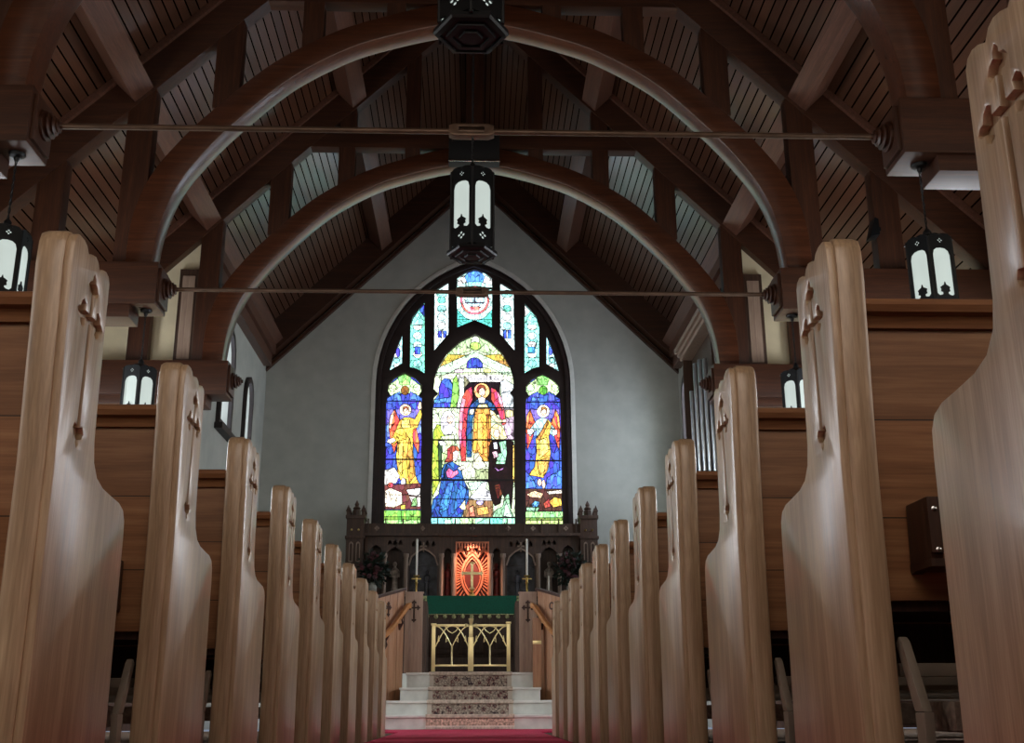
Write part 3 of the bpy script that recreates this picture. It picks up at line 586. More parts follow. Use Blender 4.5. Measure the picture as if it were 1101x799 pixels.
# ------------------------------------------------------------------ pews
def pew_profile():
    """outline of a pew end in (y, z): scalloped top, straight neck, wide foot"""
    top = [(.003, 1.15), (.012, 1.172), (.03, 1.182), (.062, 1.182), (.082, 1.176), (.094, 1.164), (.112, 1.172), (.135, 1.176), (.155, 1.17), (.166, 1.156), (.184, 1.166), (.205, 1.17), (.226, 1.164), (.238, 1.146)]
    front = [(.243, 1.0), (.248, .86), (.252, .79), (.262, .752), (.288, .726), (.33, .713), (.4, .706), (.45, .702), (.485, .69), (.503, .665), (.508, .62), (.513, .4), (.518, .2), (.522, .0)]
    back = [(.035, .0), (.035, .3), (.03, .7), (.0, 1.1)]
    return [(.0+p[0], p[1]) for p in top]+front+back
PROF = pew_profile()
def inset(pts, d):
    a = sum(p[0]*q[1]-q[0]*p[1] for p, q in zip(pts, pts[1:]+pts[:1])); sg = 1 if a > 0 else -1; out = []
    for i, p in enumerate(pts):
        u = Vector(pts[i])-Vector(pts[i-1]); v = Vector(pts[(i+1) % len(pts)])-Vector(pts[i])
        n = (Vector((-u.y, u.x)).normalized()+Vector((-v.y, v.x)).normalized()).normalized()*sg
        out.append((p[0]+n.x*d, p[1]+n.y*d))
    return out
def make_pew(s, label):
    t = thing('pew', (s*.765, 0, 0), label, 'pew')
    ends = MB()
    cross = budded_cross(.142, 1.03, .1, .078, .275, .008, 1.25)
    lo, hi = sorted((0, s*.022))
    ends.flat([inset(PROF, .006), cross], lo, hi, 'yz', bev=.005)
    lo, hi = sorted((s*.015, s*.075))
    ends.flat([PROF], lo, hi, 'yz', bev=.011)
    ends.build('end_panel', M['oak_end'], t)
    o = MB(); lo, hi = sorted((s*3.95, s*4.02)); o.flat([PROF], lo, hi, 'yz', bev=.006).build('end_panel', M['oak_end'], t)
    lo, hi = sorted((s*.07, s*3.96))
    MB().prism([(.135, 1.03), (.165, 1.03), (.195, .45), (.165, .45)], lo, hi, 'yz').build('backrest', M['oak_back'], t)
    cp = MB()
    cp.prism([(.09, 1.06), (.096, 1.074), (.11, 1.08), (.2, 1.08), (.214, 1.074), (.22, 1.06), (.214, 1.046), (.2, 1.042), (.11, 1.042), (.096, 1.046)], lo, hi, 'yz')
    cp.prism([(.112, 1.042), (.198, 1.042), (.19, 1.03), (.186, 1.018), (.124, 1.018), (.12, 1.03)], lo, hi, 'yz').build('cap_rail', M['oak_cap'], t)
    MB().prism([(.19, .43), (.5, .43), (.505, .445), (.5, .462), (.19, .452)], lo, hi, 'yz').box(lo, hi, .46, .49, .33, .425).build('seat', M['oak_dark'], t)
    a, b = sorted((s*.165, s*3.85))
    rk = MB(); lo2, hi2 = sorted((s*.165, s*.19)); rk.prism([(.05, .52), (.16, .5), (.15, .64), (.04, .64)], lo2, hi2, 'yz', .004)
    lo2, hi2 = sorted((s*3.83, s*3.85)); rk.prism([(.05, .52), (.16, .5), (.15, .64), (.04, .64)], lo2, hi2, 'yz', .004)
    rk.box(a, b, .04, .055, .53, .62); rk.box(a, b, .05, .16, .505, .52)
    r = rk.build('book_rack', M['oak_dark'], t)
    for z in (.535, .615):
        MB().lathe([(.006, 0), (.006, .004), (.002, .006)], (s*.178, .043, z), '-y', 10).build('screw', M['chrome'], r)
    # kneeler hinged under the back
    kn = MB(); a, b = sorted((s*.13, s*3.9))
    kn.box(a, b, -.06, .1, .2, .255, .015); k_ = kn.build('kneeler', M['kneel'], t)
    for xx in (.082, 3.86):
        lo2, hi2 = sorted((s*xx, s*(xx+.018)))
        ar = MB().prism([(.03, .36), (.045, .372), (.062, .36), (.0, .235), (-.04, .235)], lo2, hi2, 'yz', .005)
        ar.prism([(-.045, .235), (.0, .235), (.0, .06), (-.03, .06)], lo2, hi2, 'yz', .004).build('kneeler_arm', M['strut'], k_)
    MB().box(*sorted((s*.1, s*3.9)), .1, .13, .3, .325, .004).build('stretcher', M['strut'], k_)
    return t
ORD = ['first', 'second', 'third', 'fourth', 'fifth', 'sixth', 'seventh', 'eighth', 'ninth', 'tenth', 'eleventh']
for s, side, idx in ((-1, 'left', range(0, 10)), (1, 'right', range(-1, 10))):
    proto = None
    for n, i in enumerate(idx):
        extra = {0: ', nearest the camera', len(idx)-1: ', the last before the marble steps'}.get(n, '')
        lab = 'oak pew with carved cross on its end, %s from the camera %s of the aisle' % (ORD[n], side)
        if n == 0: lab = 'oak pew with carved cross on its end, nearest the camera %s of the aisle' % side
        if n == len(idx)-1: lab = 'oak pew with carved cross on its end, last before the steps %s of the aisle' % side
        if proto is None: o = proto = make_pew(s, lab)
        else: o = copy_tree(proto); o['label'] = lab
        o.location = (s*.765, 2.088+.9*i, 0)

# ------------------------------------------------------------------ carpet, steps, runner
cp = tag(MB().box(-.74, .74, WEST+.1, 12.2, 0, .012, .004).prism([(-.74, 12.2), (.74, 12.2), (1.6, 12.75), (1.6, 13.72), (-1.6, 13.72), (-1.6, 12.75)], 0, .012, 'xy').build('aisle_carpet', M['carpet']), 'crimson carpet running down the aisle to the marble steps', 'carpet')
ZS = [.172, .337, .495, .685]; YS = [13.745, 14.05, 14.35, 14.65]; XS = [2.4, 2.4, .87, .81]
st = thing('marble_stair', (0, 13.745, 0), 'four pale marble steps rising from the red carpet to the chancel', 'steps')
z0 = 0
for z, y, x in zip(ZS, YS, XS):
    r = MB().box(-x, x, y-13.745, 14.98-13.745, z0+.001, z-.028).build('step', M['marble'], st)
    MB().box(-x-.012, x+.012, y-13.745-.022, 14.98-13.745, z-.028, z, .006).build('nosing', M['nosing'], r); z0 = z
fold = MB(); rg = MB(); zz = [0.012]+ZS; th = .008
for k_, (y, z) in enumerate(zip(YS, ZS)):
    rg.box(-.52, .52, y-.011, y-.002, zz[k_]+.004, z-.029, .002)
    fold.prism([(y-.011, z-.03), (y-.024, z-.036), (y-.034, z-.03), (y-.036, z-.006), (y-.03, z+.008), (y-.02, z+.011), (y+.01, z+.009), (y+.01, z+.001), (y-.022, z+.001), (y-.023, z-.029)], -.525, .525, 'yz')
    rg.box(-.52, .52, y, (YS+[14.78])[k_+1]-.012, z+.001, z+.009, .002)
rug = thing('runner_rug', (0, 13.72, .013), 'patterned oriental runner laid down the middle of the marble steps', 'rug')
rg.turn(Matrix.Translation((0, -13.72, -.013))).build('pile', M['rug'], rug)
fold.turn(Matrix.Translation((0, -13.72, -.013))).build('edge_fold', M['rug_fold'], rug, 'paler worn fold over the step edges')
fg = MB()
for i in range(70):
    x = -.515+1.03*i/69; fg.box(x-.004, x+.004, -.024+random.uniform(-.003, .003), -.016, .002, .03)
fg.box(-.525, .525, -.0225, -.016, .028, .04)
fg.build('fringe', M['linen'], rug)
MB().box(-.523, .523, -.0, .013, .04, .118, .002).build('border', M['rug_border'], rug, 'paler border along the bottom edge')

# ------------------------------------------------------------------ chancel screen: parapets and stair flanks
for s, side in ((-1, 'left'), (1, 'right')):
    p = thing('chancel_parapet', (s*.74, 14.72, .685), 'greyish oak parapet end with pierced cross at the top step on the %s' % side, 'parapet')
    f = MB(); o = [(-.115, 0), (.115, 0), (.115, 1.005), (-.115, 1.005)]
    f.flat([o, budded_cross(0, .815, .1, .085, .19, .012, 1.3)], -.025, 0, 'xz', bev=.003).build('front_panel', M['parapet'], p)
    MB().box(-.113, .113, 0, .06, 0, 1.003).build('back_panel', M['oak_dark'], p)
    MB().box(-.125, .125, -.03, .07, 1.0, 1.02, .006).build('cap', M['parapet'], p)
    fk = thing('stair_flank', (s*.9, 14.3, .337), 'oak stair side with sloping top and wooden handrail on the %s of the steps' % side, 'railing')
    A = Vector((s*.865, 14.68)); B = Vector((s*1.42, 13.86)); d = (B-A).normalized(); nrm = Vector((d.y, -d.x))
    if nrm.y > 0: nrm = -nrm
    ang = math.atan2(d.y, d.x); base = Matrix.Translation((A.x-s*.9, A.y-14.3, -.337)) @ Matrix.Rotation(ang, 4, 'Z')
    tl = lambda q: 1.72-.26*q
    sgn = 1 if (Matrix.Rotation(ang, 3, 'Z') @ Vector((0, 1, 0))).y < 0 else -1
    cuts = [0, .14, .30, .62, .985]; zb = [.685, .495, .337, .172]
    zb = [.345, .345, .345, .345]
    for q in range(4):
        q0, q1 = cuts[q]+.003, cuts[q+1]-.003; y0, y1 = sorted((0, -sgn*.05))
        bd = MB().flat([[(q0, zb[q]), (q1, zb[q]), (q1, tl(q1)), (q0, tl(q0))]], y0, y1, 'xz', bev=.004)
        bd.turn(base).build('board', M['flank'], fk)
    y0, y1 = sorted((sgn*.02, -sgn*.07))
    MB().prism([(-.02, tl(0)+.0), (1.0, tl(1)+.0), (1.0, tl(1)+.035), (-.02, tl(0)+.035)], y0, y1, 'xz', .006).turn(base).build('top_cap', M['oak_dark'], fk)
    cv = MB()
    if s < 0: cv.flat([budded_cross(.33, 1.48, .075, .065, .12, .009, 1.2)], 0, .006, 'xz')
    else: cv.flat([circle(.3, 1.5, .05, 20), circle(.3, 1.5, .032, 20)], 0, .012, 'xz')
    M2 = base @ Matrix.Translation((0, .0 if sgn < 0 else 0, 0)); 
    cv.turn(Matrix.Translation((0, (0 if sgn > 0 else -.006)+sgn*.001, 0))).turn(base).build('carving', M['oak_dark'], fk)
    # handrail curving down the stair, with scrolled brackets
    pts = [(.0, 1.52), (.06, 1.5), (.2, 1.37), (.36, 1.22), (.55, 1.1), (.8, 1.02)]
    sp_ = smooth_pts(pts, 4); hr = MB()
    up = [(q, z+.035) for q, z in sp_]; dn = [(q, z-.035) for q, z in sp_]
    y0, y1 = sorted((sgn*.06, sgn*.125))
    hr.flat([up+dn[::-1]], y0, y1, 'xz', bev=.012); hr = hr.turn(base).build('handrail', M['handrail'], fk)
    for q, z in ((.1, 1.45), (.42, 1.16)):
        bk = MB().tube([(q, 0, z-.2), (q, sgn*.03, z-.2), (q, sgn*.06, z-.15), (q, sgn*.045, z-.1), (q, sgn*.09, z-.03)], .014, 8)
        bk.tube([(q, sgn*.012, z-.24), (q, sgn*.02, z-.16)], [.012, .03], 8)
        bk.turn(base).build('bracket', M['oak_dark'], hr)
nb = thing('newel_board', (.842, 14.52, .495), 'narrow oak post with brass plate standing on the third step at the right', 'post')
MB().box(-.055, .055, -.025, .02, 0, .86, .005).build('post_board', M['flank'], nb)
MB().box(-.055, .055, -.03, -.024, .53, .575, .003).build('brass_plate', M['brass'], nb)

# ------------------------------------------------------------------ brass altar gate
gt = thing('altar_gate', (0, 14.85, .685), 'pair of polished brass gates with gothic tracery at the head of the steps', 'gate')
for x, h in ((-.485, .6), (.49, .62)):
    MB().box(x-.025, x+.025, -.025, .025, 0, h, .006).box(x-.035, x+.035, -.035, .035, h, h+.025, .006).build('post', M['brass'], gt)
MB().box(-.036, .036, -.03, .03, .02, .45, .006).box(-.026, .026, -.026, .026, .45, .6, .006).lathe([(.028, .6), (.02, .62), (.03, .65), (.036, .69), (0, .692)], seg=12).build('center_post', M['brass'], gt)
for s in (-1, 1):
    lf = MB(); x0, x1 = (-.46, -.03) if s < 0 else (.03, .465); xm = (x0+x1)/2
    lf.box(x0, x1, -.013, .013, .585, .615, .004); lf.box(x0, x1, -.013, .013, .08, .105, .004)
    lf.tube([(xm, 0, .1), (xm, 0, .33), (xm, 0, .345)], [.012, .012, .016], 8)
    hw = (x1-x0)/2
    def arc(xa, xb, za, zb, bow): return [(xa+(xb-xa)*k/8, 0, za+(zb-za)*math.sin(PI/2*k/8)) for k in range(9)]
    for e in (-1, 1):
        lf.tube(arc(xm, xm+e*hw*.98, .33, .59, 1), .0075, 6)          # main arcs from the stem
        lf.tube(arc(xm+e*hw, xm+e*.02, .33, .59, 1), .0075, 6)        # intersecting arcs from the posts
        for cx in (xm+e*.055, xm+e*(hw-.055)):                          # small cusps
            lf.tube([(cx, 0, .41), (cx+e*.025, 0, .385), (cx+e*.02, 0, .43), (cx+e*.012, 0, .47)], .0055, 6)
    lf.tube([(xm-.1, 0, .6), (xm-.05, 0, .53), (xm, 0, .5), (xm+.05, 0, .53), (xm+.1, 0, .6)], .006, 6)
    lf.ball((s*.065, 0, .6), .024, 2, (1.3, .8, 1))
    lf.build('gate_leaf', M['brass'], gt)
# dark choir desks flanking the passage
for s, side in ((-1, 'left'), (1, 'right')):
    d = thing('choir_desk', (s*.62, 16.0, .685), 'dark choir desk end seen between parapet and altar on the %s' % side, 'desk')
    a, b = sorted((0, s*.07)); MB().prism([(-.1, 0), (.55, 0), (.55, .75), (.3, .98), (-.1, .98)], a, b, 'yz', .006).build('end_board', M['reredos'], d)
    a, b = sorted((s*.07, s*1.9)); MB().box(a, b, -.08, -.04, 0, .95).build('front_board', M['reredos'], d)
    MB().prism([(-.1, .98), (.34, .93), (.34, .96), (-.1, 1.01)], *sorted((0, s*1.9)), 'yz').build('desk_top', M['reredos'], d)

# ------------------------------------------------------------------ altar, reredos
ph = tag(MB().box(-2.4, 2.4, 17.3, EAST-.01, .686, .98, .01).build('altar_platform', M['reredos']), 'dark platform under the altar', 'platform')
al = thing('altar', (0, 18.3, .981), 'altar with dark panelled front and green superfrontal', 'altar')
ab = MB().box(-1.25, 1.25, -.35, .35, 0, .93, .008)
for i in range(5):
    x = -1.0+i*.5; ab.flat([[(x-.21, .08), (x+.21, .08), (x+.21, .85), (x-.21, .85)], [(x-.15, .15), (x+.15, .15), (x+.15, .7), (x, .8), (x-.15, .7)]], -.375, -.348, 'xz', bev=.005)
ab.build('altar_body', M['reredos'], al)
MB().box(-1.3, 1.3, -.4, .38, .93, .97, .008).build('mensa', M['reredos'], al)
fc = MB().box(-.71, .71, -.412, -.4, .69, .975, .003).box(-.71, .71, -.412, .3, .971, .978).build('frontal', M['green'], al)
for s in (-1, 1):
    a, b = sorted((s*.71, s*.82)); MB().box(a, b, -.412, -.4, .69, .975, .003).build('orphrey', M['orphrey'], fc)
fr_ = MB()
for i in range(11):
    x = -.7+i*.14; fr_.lathe([(.012, .62), (.03, .635), (.034, .66), (.018, .685), (.018, .695)], (x, -.406, 0), seg=8)
fr_.box(-.82, .82, -.415, -.4, .683, .693).build('fringe', M['gold_trim'], fc)
# retable shelf behind the altar
rs = tag(MB().box(-1.85, 1.85, 18.72, 18.98, .981, 2.0, .01).build('retable_shelf', M['reredos']), 'dark shelf behind the altar carrying cross, candles and flowers', 'shelf')

RY = 19.22
rr = thing('reredos', (0, RY+.15, .981), 'carved dark oak reredos with glowing center niche below the window', 'altarpiece')
rb = MB(); Z = lambda z: z-.981
def gothic(x, hw, z0, z1): 
    sp = z1-hw*1.15
    return [(x-hw, z0), (x+hw, z0), (x+hw, sp), (x+hw*.8, sp+hw*.6), (x+hw*.4, sp+hw*.95), (x, z1), (x-hw*.4, sp+hw*.95), (x-hw*.8, sp+hw*.6), (x-hw, sp)]
holes = []
for s in (-1, 1):
    holes += [gothic(s*.84, .24, Z(2.02), Z(2.88)), gothic(s*.42, .06, Z(2.02), Z(2.9)), gothic(s*1.33, .15, Z(2.02), Z(2.92)), gothic(s*1.66, .1, Z(2.3), Z(2.95))]
    # pierced tracery above the wide arches
    for dx in (-.17, -.06, .06, .17):
        holes.append([(s*.84+dx-.028, Z(2.93)), (s*.84+dx+.028, Z(2.93)), (s*.84+dx+.028, Z(2.98)), (s*.84+dx, Z(3.03)), (s*.84+dx-.028, Z(2.98))])
    for dx in (-.09, .0, .09):
        holes.append([(s*1.33+dx-.028, Z(2.96)), (s*1.33+dx+.028, Z(2.96)), (s*1.33+dx+.028, Z(3.0)), (s*1.33+dx, Z(3.04)), (s*1.33+dx-.028, Z(3.0))])
holes.append([(-.28, Z(2.02)), (.28, Z(2.02)), (.28, Z(3.02)), (-.28, Z(3.02))])
rb.flat([[(-1.86, 0), (1.86, 0), (1.86, Z(3.1)), (-1.86, Z(3.1))]]+holes, -.12, -.0, 'xz', bev=.006)
rb.box(-1.86, 1.86, .12, .2, 0, Z(3.1))
rb.build('screen', M['reredos'], rr)
co = MB().box(-1.88, 1.88, -.2, .15, Z(3.1), Z(3.15), .01).box(-1.88, 1.88, -.16, .15, Z(3.15), Z(3.32), .008)
for i in range(13):
    co.box(-1.8+i*.3-.012, -1.8+i*.3+.012, -.19, -.15, Z(3.1), Z(3.4), .004)
co.build('cornice', M['reredos'], rr)
for x in (-1.65, -.86, 0, .62, 1.05, 1.62):
    bs = MB()
    for a in range(4): bs.ball((x+.025*math.cos(a*PI/2), -.165, Z(3.235)+.025*math.sin(a*PI/2)), .022, 1, (1, .5, 1))
    bs.build('boss', M['reredos_col'], rr)
for s in (-1, 1):
    tw = MB(); x = s*2.02
    tw.box(x-.15, x+.15, -.2, .14, 0, Z(3.45), .012); tw.box(x-.17, x+.17, -.22, .16, Z(3.05), Z(3.1), .008); tw.box(x-.17, x+.17, -.22, .16, Z(3.4), Z(3.46), .008)
    for dx in (-.13, .13):
        for y in (-.17, .11): tw.lathe([(.04, Z(3.45)), (.04, Z(3.52)), (.055, Z(3.53)), (0.004, Z(3.64))], (x+dx, y, 0), seg=4, rot=PI/4)
    tw.lathe([(.07, Z(3.45)), (.07, Z(3.56)), (.05, Z(3.58)), (.07, Z(3.6)), (.03, Z(3.64)), (.04, Z(3.67)), (.005, Z(3.74))], (x, -.05, 0), seg=8)
    tw = tw.build('pinnacle', M['reredos'], rr)
    for dx in (-.06, .06):
        MB().flat([gothic(x+dx, .035, Z(2.65), Z(3.0)), gothic(x+dx, .022, Z(2.67), Z(2.97))], -.215, -.198, 'xz').build('tracery', M['reredos_col'], tw)
        MB().ball((x+dx, -.21, Z(3.2)), .022, 1).build('stud', M['brassdull'], tw)
for s in (-1, 1):
    for x in (.32, .53, 1.135, 1.5):
        MB().lathe([(.05, Z(1.99)), (.05, Z(2.06)), (.034, Z(2.08)), (.034, Z(2.72)), (.05, Z(2.75)), (.05, Z(2.8))], (s*x, -.15, 0), seg=10).build('column', M['reredos_col'], rr)
    MB().box(s*.84-.25, s*.84+.25, .02, .05, Z(2.02), Z(2.9)).build('painted_panel', M['painting'], rr)
    cr = MB().box(s*.84-.012, s*.84+.012, -.135, -.11, Z(2.83), Z(3.0)).box(s*.84-.06, s*.84+.06, -.135, -.11, Z(2.92), Z(2.944))
    # cusped arch edge
    ao = gothic(s*.84, .262, Z(2.6), Z(2.905)); ai = gothic(s*.84, .236, Z(2.6), Z(2.875))
    cr.flat([ao, ai], -.14, -.115, 'xz'); cr.build('arch_moulding', M['reredos_col'], rr)
    # carved figures standing in the niches
    def figure(x, y, z, h, m, nm):
        f = MB(); f.lathe([(.09*h, 0), (.105*h, .02*h), (.085*h, .3*h), (.075*h, .5*h), (.11*h, .68*h), (.115*h, .76*h), (.06*h, .82*h), (.032*h, .84*h), (.04*h, .87*h), (.058*h, .91*h), (.056*h, .95*h), (.03*h, .99*h), (0.004, h)], (x, y, z), seg=14)
        f.tube([(x-.1*h, y-.01, z+.74*h), (x-.12*h, y-.03*h, z+.58*h), (x-.03*h, y-.1*h, z+.56*h)], [.035*h, .03*h, .02*h], 8)
        f.tube([(x+.1*h, y-.01, z+.74*h), (x+.12*h, y-.03*h, z+.58*h), (x+.02*h, y-.1*h, z+.6*h)], [.035*h, .03*h, .02*h], 8)
        f.build(nm, m, rr)
    figure(s*1.33, -.02, Z(2.06), .62, M['statue'], 'carved_saint')
    figure(s*.42, .0, Z(2.06), .6, M['painting2'], 'carved_saint')
    figure(s*.78, -.02, Z(2.04), .5, M['painting'], 'carved_saint')
# glowing niche
nc = MB().box(-.28, .28, .02, .06, Z(2.02), Z(3.02)).build('niche_back', M['niche_dark'], rr)
ry = MB()
cz_ = Z(2.44)
for i in range(40):
    a = 2*PI*(i+.5)/40; dx, dz = math.cos(a), math.sin(a)
    r0 = .2/ max(.55, abs(dx)*1.0+abs(dz)*.45); r0 = 1/math.sqrt((dx/.19)**2+(dz/.4)**2)
    r1 = min(.262/max(abs(dx), 1e-3), (.5 if dz > 0 else .38)/max(abs(dz), 1e-3))
    if r1 < r0+.02: continue
    p = (r0*dx, .0, cz_+r0*dz); q = (r1*dx, -.0, cz_+r1*dz)
    ry.tube([p, q], [.006, .016], 6)
ry.build('carved_rays', M['niche'], rr)
def vesica(w, h, c, n=14):
    k_ = (h*h-w*w)/(2*w); R = k_+w; a0 = math.asin(h/R)
    r = [(-k_+R*math.cos(a0-2*a0*i/n), c+R*math.sin(a0-2*a0*i/n)) for i in range(n+1)]
    return r+[(-x, z) for x, z in r[-2:0:-1]]
MB().flat([vesica(.2, .4, cz_), vesica(.165, .345, cz_)], -.02, .03, 'xz').flat([vesica(.15, .315, cz_), vesica(.135, .29, cz_)], -.02, .03, 'xz').build('mandorla', M['niche'], rr)
cn = MB()
for c in (-.2, 0, .2):
    cn.flat([[(c-.1, Z(2.78)), (c-.06, Z(2.86)), (c, Z(2.94)), (c+.06, Z(2.86)), (c+.1, Z(2.78)), (c+.1, Z(2.74)), (c+.05, Z(2.8)), (c, Z(2.85)), (c-.05, Z(2.8)), (c-.1, Z(2.74))]], -.05, 0, 'xz', bev=.006)
for i in range(12):
    x = -.275+i*.05; cn.box(x-.014, x+.014, -.14, -.1, Z(2.9) if i % 4 else Z(2.86), Z(2.99), .004)
cn.box(-.29, .29, -.14, -.1, Z(2.985), Z(3.01), .004)
for s in (-1, 1): cn.box(s*.275-.012, s*.275+.012, -.13, -.09, Z(2.02), Z(2.95), .004)
cn.build('niche_canopy', M['niche'], rr)

# altar cross
xr = thing('altar_cross', (0, 18.85, 2.001), 'tall brass altar cross in front of the glowing niche', 'cross')
MB().box(-.085, .085, -.06, .06, 0, .035, .006).box(-.06, .06, -.045, .045, .035, .07, .006).lathe([(.035, .07), (.022, .1), (.035, .13), (.02, .16)], seg=12).build('foot', M['brassdull'], xr)
def flared():
    o = []
    for ax, L in ((0, .19), (PI/2, .2), (PI, .19), (-PI/2, .28)):
        for t, q in [(.024, -.024), (L-.05, -.022), (L-.035, -.045), (L-.02, -.05), (L-.02, -.03), (L, 0), (L-.02, .03), (L-.02, .05), (L-.035, .045), (L-.05, .022)]:
            o.append((t*math.cos(ax)-q*math.sin(ax), .42+t*math.sin(ax)+q*math.cos(ax)))
    return o
MB().flat([flared()], -.018, .018, 'xz', bev=.005).build('cross', M['brass'], xr)
tag(MB().box(-.29, .29, 18.73, 18.99, 2.0005, 2.0015).prism([(-.29, 1.97), (.29, 1.97), (.29, 2.0015), (-.29, 2.0015)], 18.7085, 18.7115).build('linen_cloth', M['linen']), 'white linen cloth under the brass altar cross', 'cloth')
# candles
def candlestick(x, lab):
    c = thing('candlestick', (x, 18.9, 2.001), lab, 'candle')
    MB().lathe([(.07, 0), (.07, .02), (.03, .04), (.018, .06), (.018, .25), (.03, .27), (.018, .29), (.018, .36), (.05, .375), (.055, .39), (.03, .395)], seg=14).box(-.08, .08, -.01, .01, .325, .345, .004).build('stick', M['brassdull'], c)
    cd = MB().lathe([(.019, .39), (.019, 1.0), (.012, 1.008), (.003, 1.012)], seg=14).build('candle', M['candle'], c)
    MB().tube([(0, 0, 1.01), (.003, 0, 1.03)], .003, 6).build('wick', M['black'], cd)
candlestick(-.935, 'tall white candle in brass stick left of the altar cross')
candlestick(.925, 'tall white candle in brass stick right of the altar cross')
ct = thing('small_candle', (1.29, 18.86, 2.001), 'thin short white taper at the far right of the shelf', 'candle')
MB().lathe([(.04, 0), (.04, .01), (.012, .02), (.012, .06)], seg=12).build('holder', M['brassdull'], ct)
MB().lathe([(.014, .05), (.014, .37), (.004, .38)], seg=10).build('wax', M['candle'], ct)
# flower arrangements
for s, side in ((-1, 'left'), (1, 'right')):
    f = thing('flower_arrangement', (s*1.66, 18.88, 2.001), 'dark leafy bouquet with deep red blooms in a vase on the %s of the shelf' % side, 'flowers')
    MB().lathe([(.05, 0), (.06, .01), (.035, .05), (.07, .14), (.075, .2), (.05, .24), (.06, .26)], seg=16).build('vase', M['vase'], f)
    lv = MB(); bl = MB()
    for i in range(330):
        v = Vector((random.gauss(0, 1), random.gauss(0, 1), random.gauss(0, 1))).normalized()*random.uniform(.35, 1.)
        c = Vector((v.x*.27, v.y*.13, .5+v.z*.3))
        t = bmesh.new(); L = random.uniform(.06, .1); w = L*.33
        vs = [t.verts.new(p) for p in ((-w*.2, 0, 0), (-w, L*.45, .01), (0, L, -.012), (w, L*.45, .01), (w*.2, 0, 0), (0, L*.5, -.006))]
        for q in ((0, 1, 5), (1, 2, 5), (2, 3, 5), (3, 4, 5), (4, 0, 5)): t.faces.new([vs[j] for j in q])
        bmesh.ops.transform(t, matrix=Matrix.Translation(c) @ v.to_track_quat('Y', 'Z').to_matrix().to_4x4() @ Matrix.Rotation(random.uniform(0, 6), 4, 'Y'), verts=t.verts); lv.add(t)
    for i in range(9): lv.tube([(0, 0, .2), (random.uniform(-.2, .2), random.uniform(-.08, .08), .55)], .006, 5)
    lv.build('foliage', M['leaf'], f)
    for i in range(14):
        a = random.uniform(0, 2*PI); c = (math.cos(a)*random.uniform(.05, .24), -random.uniform(.05, .13), .5+math.sin(a)*random.uniform(.05, .26))
        b_ = MB(); b_.ball(c, .03, 2, (1, .8, .8))
        for k_ in range(6):
            b_.ball((c[0]+.028*math.cos(k_), c[1]-.008, c[2]+.028*math.sin(k_)), .018, 1, (1, .6, 1))
        b_.build('bloom', M['bloom'], f)

# ------------------------------------------------------------------ organ on the right chancel wall
og = thing('organ_case', (3.58, 16.1, .686), 'tall organ case with metal pipes beyond the right pews', 'organ')
MB().box(-.02, .2, -1.08, 1.1, 0, 5.0).box(-.2, .2, -1.08, 1.1, 0, 2.3, .01).build('case', M['reredos'], og)
MB().box(-.2, .2, -1.12, 1.12, 4.98, 5.05, .01).box(-.24, .2, -1.15, 1.15, 5.05, 5.12, .01).box(-.28, .2, -1.18, 1.18, 5.12, 5.2, .01).build('cornice', M['parapet'], og)
for y in (-1.08, 1.05): MB().box(-.17, -.02, y, y+.035, 2.3, 4.98, .006).build('side_post', M['reredos'], og)
def organ_pipe(x, y, h, r):
    MB().lathe([(r*.3, 2.3), (r, 2.46), (r, 2.5), (r+.004, 2.51), (r+.004, h), (r, h)], (x, y, 0), seg=16).build('pipe', M['pipe'], og)
for i in range(6): organ_pipe(-.085, .86-.36*i, [4.4, 4.75, 4.7, 4.6, 3.9, 3.8][i], .034)
for i in range(5): organ_pipe(-.13+.075*i, -1.14, [3.7, 3.8, 3.9, 3.8, 3.7][i], .028)

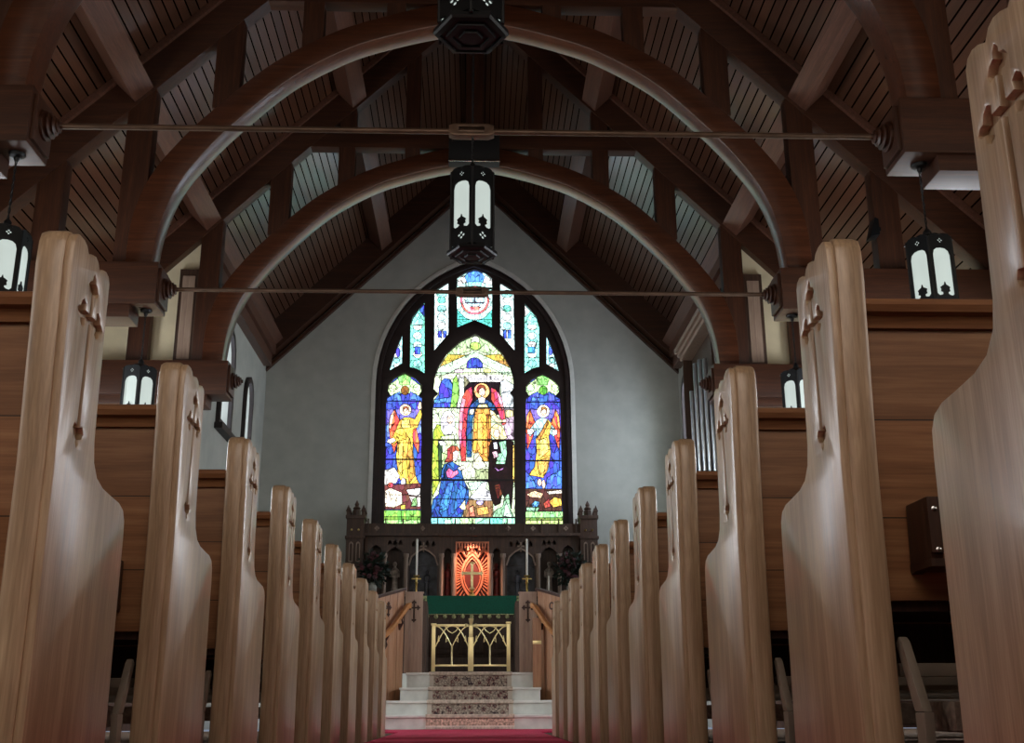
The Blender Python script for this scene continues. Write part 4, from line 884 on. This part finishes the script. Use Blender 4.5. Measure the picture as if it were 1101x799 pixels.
# ------------------------------------------------------------------ lanterns
def quatre(cx, cz, r):
    return [circle(cx+dx*r, cz+dz*r, r*.62, 8) for dx, dz in ((1, 0), (-1, 0), (0, 1), (0, -1))]
def make_lantern(loc, label, chain):
    R = .178; H = .74; t = thing('lantern', loc, label, 'hanging lantern', 'black iron lanterns')
    fw = R; ap = R*math.cos(PI/6); fm = MB(); gl = MB()
    hw = fw/2
    for k_ in range(6):
        a = k_*PI/3+PI/6-PI/2+PI/6-PI/6          # vertex towards the nave
        mt = Matrix.Rotation(a+PI/2, 4, 'Z') @ Matrix.Translation((0, -ap, 0))
        o = [(-hw, .05), (hw, .05), (hw, .64), (hw*.75, .665), (hw*.4, .672), (0, .668), (-hw*.4, .672), (-hw*.75, .665), (-hw, .64)]
        g = hw*.74
        win = [(-g, .2), (-g*.75, .185), (-g*.45, .19), (-.018, .2), (-.018, .212), (-.034, .218), (-.03, .236), (-.036, .25), (-.02, .262), (-.008, .268), (0, .292), (.008, .268), (.02, .262), (.036, .25), (.03, .236), (.034, .218), (.018, .212), (.018, .2), (g*.45, .19), (g*.75, .185), (g, .2), (g, .5), (g*.85, .535), (g*.5, .553), (0, .558), (-g*.5, .553), (-g*.85, .535), (-g, .5)]
        fm.flat([o, win]+quatre(0, .615, .012)+quatre(0, .125, .018), -.005, .005, 'xz', mtx=mt)
        gl.flat([[(-hw*.93, .08), (hw*.93, .08), (hw*.93, .635), (-hw*.93, .635)]], .012, .016, 'xz', mtx=mt)
        c, s_ = math.cos(a+PI/6), math.sin(a+PI/6)
        fm.tube([(R*c, R*s_, .03), (R*c, R*s_, .645)], .009, 6)
    rot = math.pi/6
    prof = [(R*1.03, .055), (R*1.05, .03), (R*1.0, .018), (R*.86, .012), (R*.84, .022), (R*.7, .02), (R*.68, .008), (R*.52, .006), (R*.5, .016), (R*.34, .014), (R*.32, .002), (.02, 0)]
    fm.lathe(prof, seg=6, rot=rot-PI/6)
    fm.lathe([(R*.98, .655), (R*.6, .695), (R*.3, .715), (.03, .725), (.03, .75), (.018, .765), (.008, .78)], seg=6, rot=rot-PI/6)
    fm.build('frame', M['black'], t)
    gl.build('glass', M['milk'], t)
    hg = MB(); L = chain
    n = max(10, int((L-.77)/.02))
    for ph in (0, PI):
        hg.tube([(.006*math.cos(ph+i*1.), .006*math.sin(ph+i*1.), .77+(L-.77)*i/n) for i in range(n+1)], .0045, 5)
    hg.build('chain', M['black'], t)
    cn = MB().lathe([(.012, L-.07), (.02, L-.05), (.02, L-.035), (.055, L-.025), (.06, L-.01), (.06, L-.002)], seg=18).build('ceiling_rose', M['black'], t)
    return t
LZ = 2.885
for loc, lab, ch in (((3.40, T1+.1, LZ), 'black iron lantern hanging from the near hammer beam on the right', 4.19-LZ),
                     ((-3.36, T1+.1, LZ), 'black iron lantern cut by the left frame edge above the nearest left pew', 4.19-LZ),
                     ((-3.36, T2+.1, LZ), 'black iron lantern hanging between the first two left pew ends', 4.19-LZ),
                     ((3.36, T2+.1, LZ), 'black iron lantern mostly hidden behind the second right pew end', 4.19-LZ),
                     ((0.01, T1+.1, 3.387), 'complete black iron lantern hanging in the center above the window', 10.3-3.387),
                     ((0.01, 4.74, 3.387), 'nearest black iron lantern, its stepped underside at the top of the picture', 10.3-3.387)):
    make_lantern(loc, lab, ch).rotation_euler.z = {(3.40, T1+.1): -.42, (-3.36, T2+.1): .3, (3.36, T2+.1): -.3}.get(loc[:2], 0)

# ------------------------------------------------------------------ light
def lamp(kind, name, loc, power, col, rot=(0, 0, 0), **kw):
    l = bpy.data.lights.new(name, kind); l.energy = power; l.color = col
    for k_, v in kw.items(): setattr(l, k_, v)
    o = bpy.data.objects.new(name, l); C.objects.link(o); o.location = loc; o.rotation_euler = rot; return o
lamp('SPOT', 'niche_lamp', (0, RY-.19, 3.02), 80, (1, .52, .36), (math.radians(14), 0, 0), spot_size=math.radians(110), spot_blend=.8, shadow_soft_size=.05)
w = bpy.data.worlds.new('World'); SC.world = w; w.use_nodes = True
w.node_tree.nodes['Background'].inputs[0].default_value = (.6, .7, .9, 1); w.node_tree.nodes['Background'].inputs[1].default_value = .3

# ------------------------------------------------------------------ camera
cam = bpy.data.cameras.new('Camera'); co_ = bpy.data.objects.new('Camera', cam); C.objects.link(co_)
cam.sensor_fit = 'HORIZONTAL'; cam.sensor_width = 36; cam.lens = F/1101*36; cam.clip_start = .05
def wdir(u, v, wz):
    cr, sr = math.cos(ROLL), math.sin(ROLL); u, v = cr*u+sr*v, -sr*u+cr*v
    cp, sp2 = math.cos(PIT), math.sin(PIT); yy, zz = wz*cp-v*sp2, wz*sp2+v*cp
    cy, sy = math.cos(YAW), math.sin(YAW); return Vector((cy*u+sy*yy, -sy*u+cy*yy, zz))
X_, Y_, Z_ = wdir(1, 0, 0), wdir(0, 1, 0), -wdir(0, 0, 1)
mw = Matrix(((X_.x, Y_.x, Z_.x, CXc), (X_.y, Y_.y, Z_.y, 0), (X_.z, Y_.z, Z_.z, CZc), (0, 0, 0, 1)))
co_.matrix_world = mw; SC.camera = co_
vs = SC.view_settings; vs.view_transform = 'Standard'; vs.look = 'None'; vs.gamma = 1; vs.use_curve_mapping = False
vs.exposure = 0.2
SC.cycles.max_bounces = 8; SC.cycles.diffuse_bounces = 5; SC.cycles.glossy_bounces = 4; SC.cycles.sample_clamp_indirect = 6
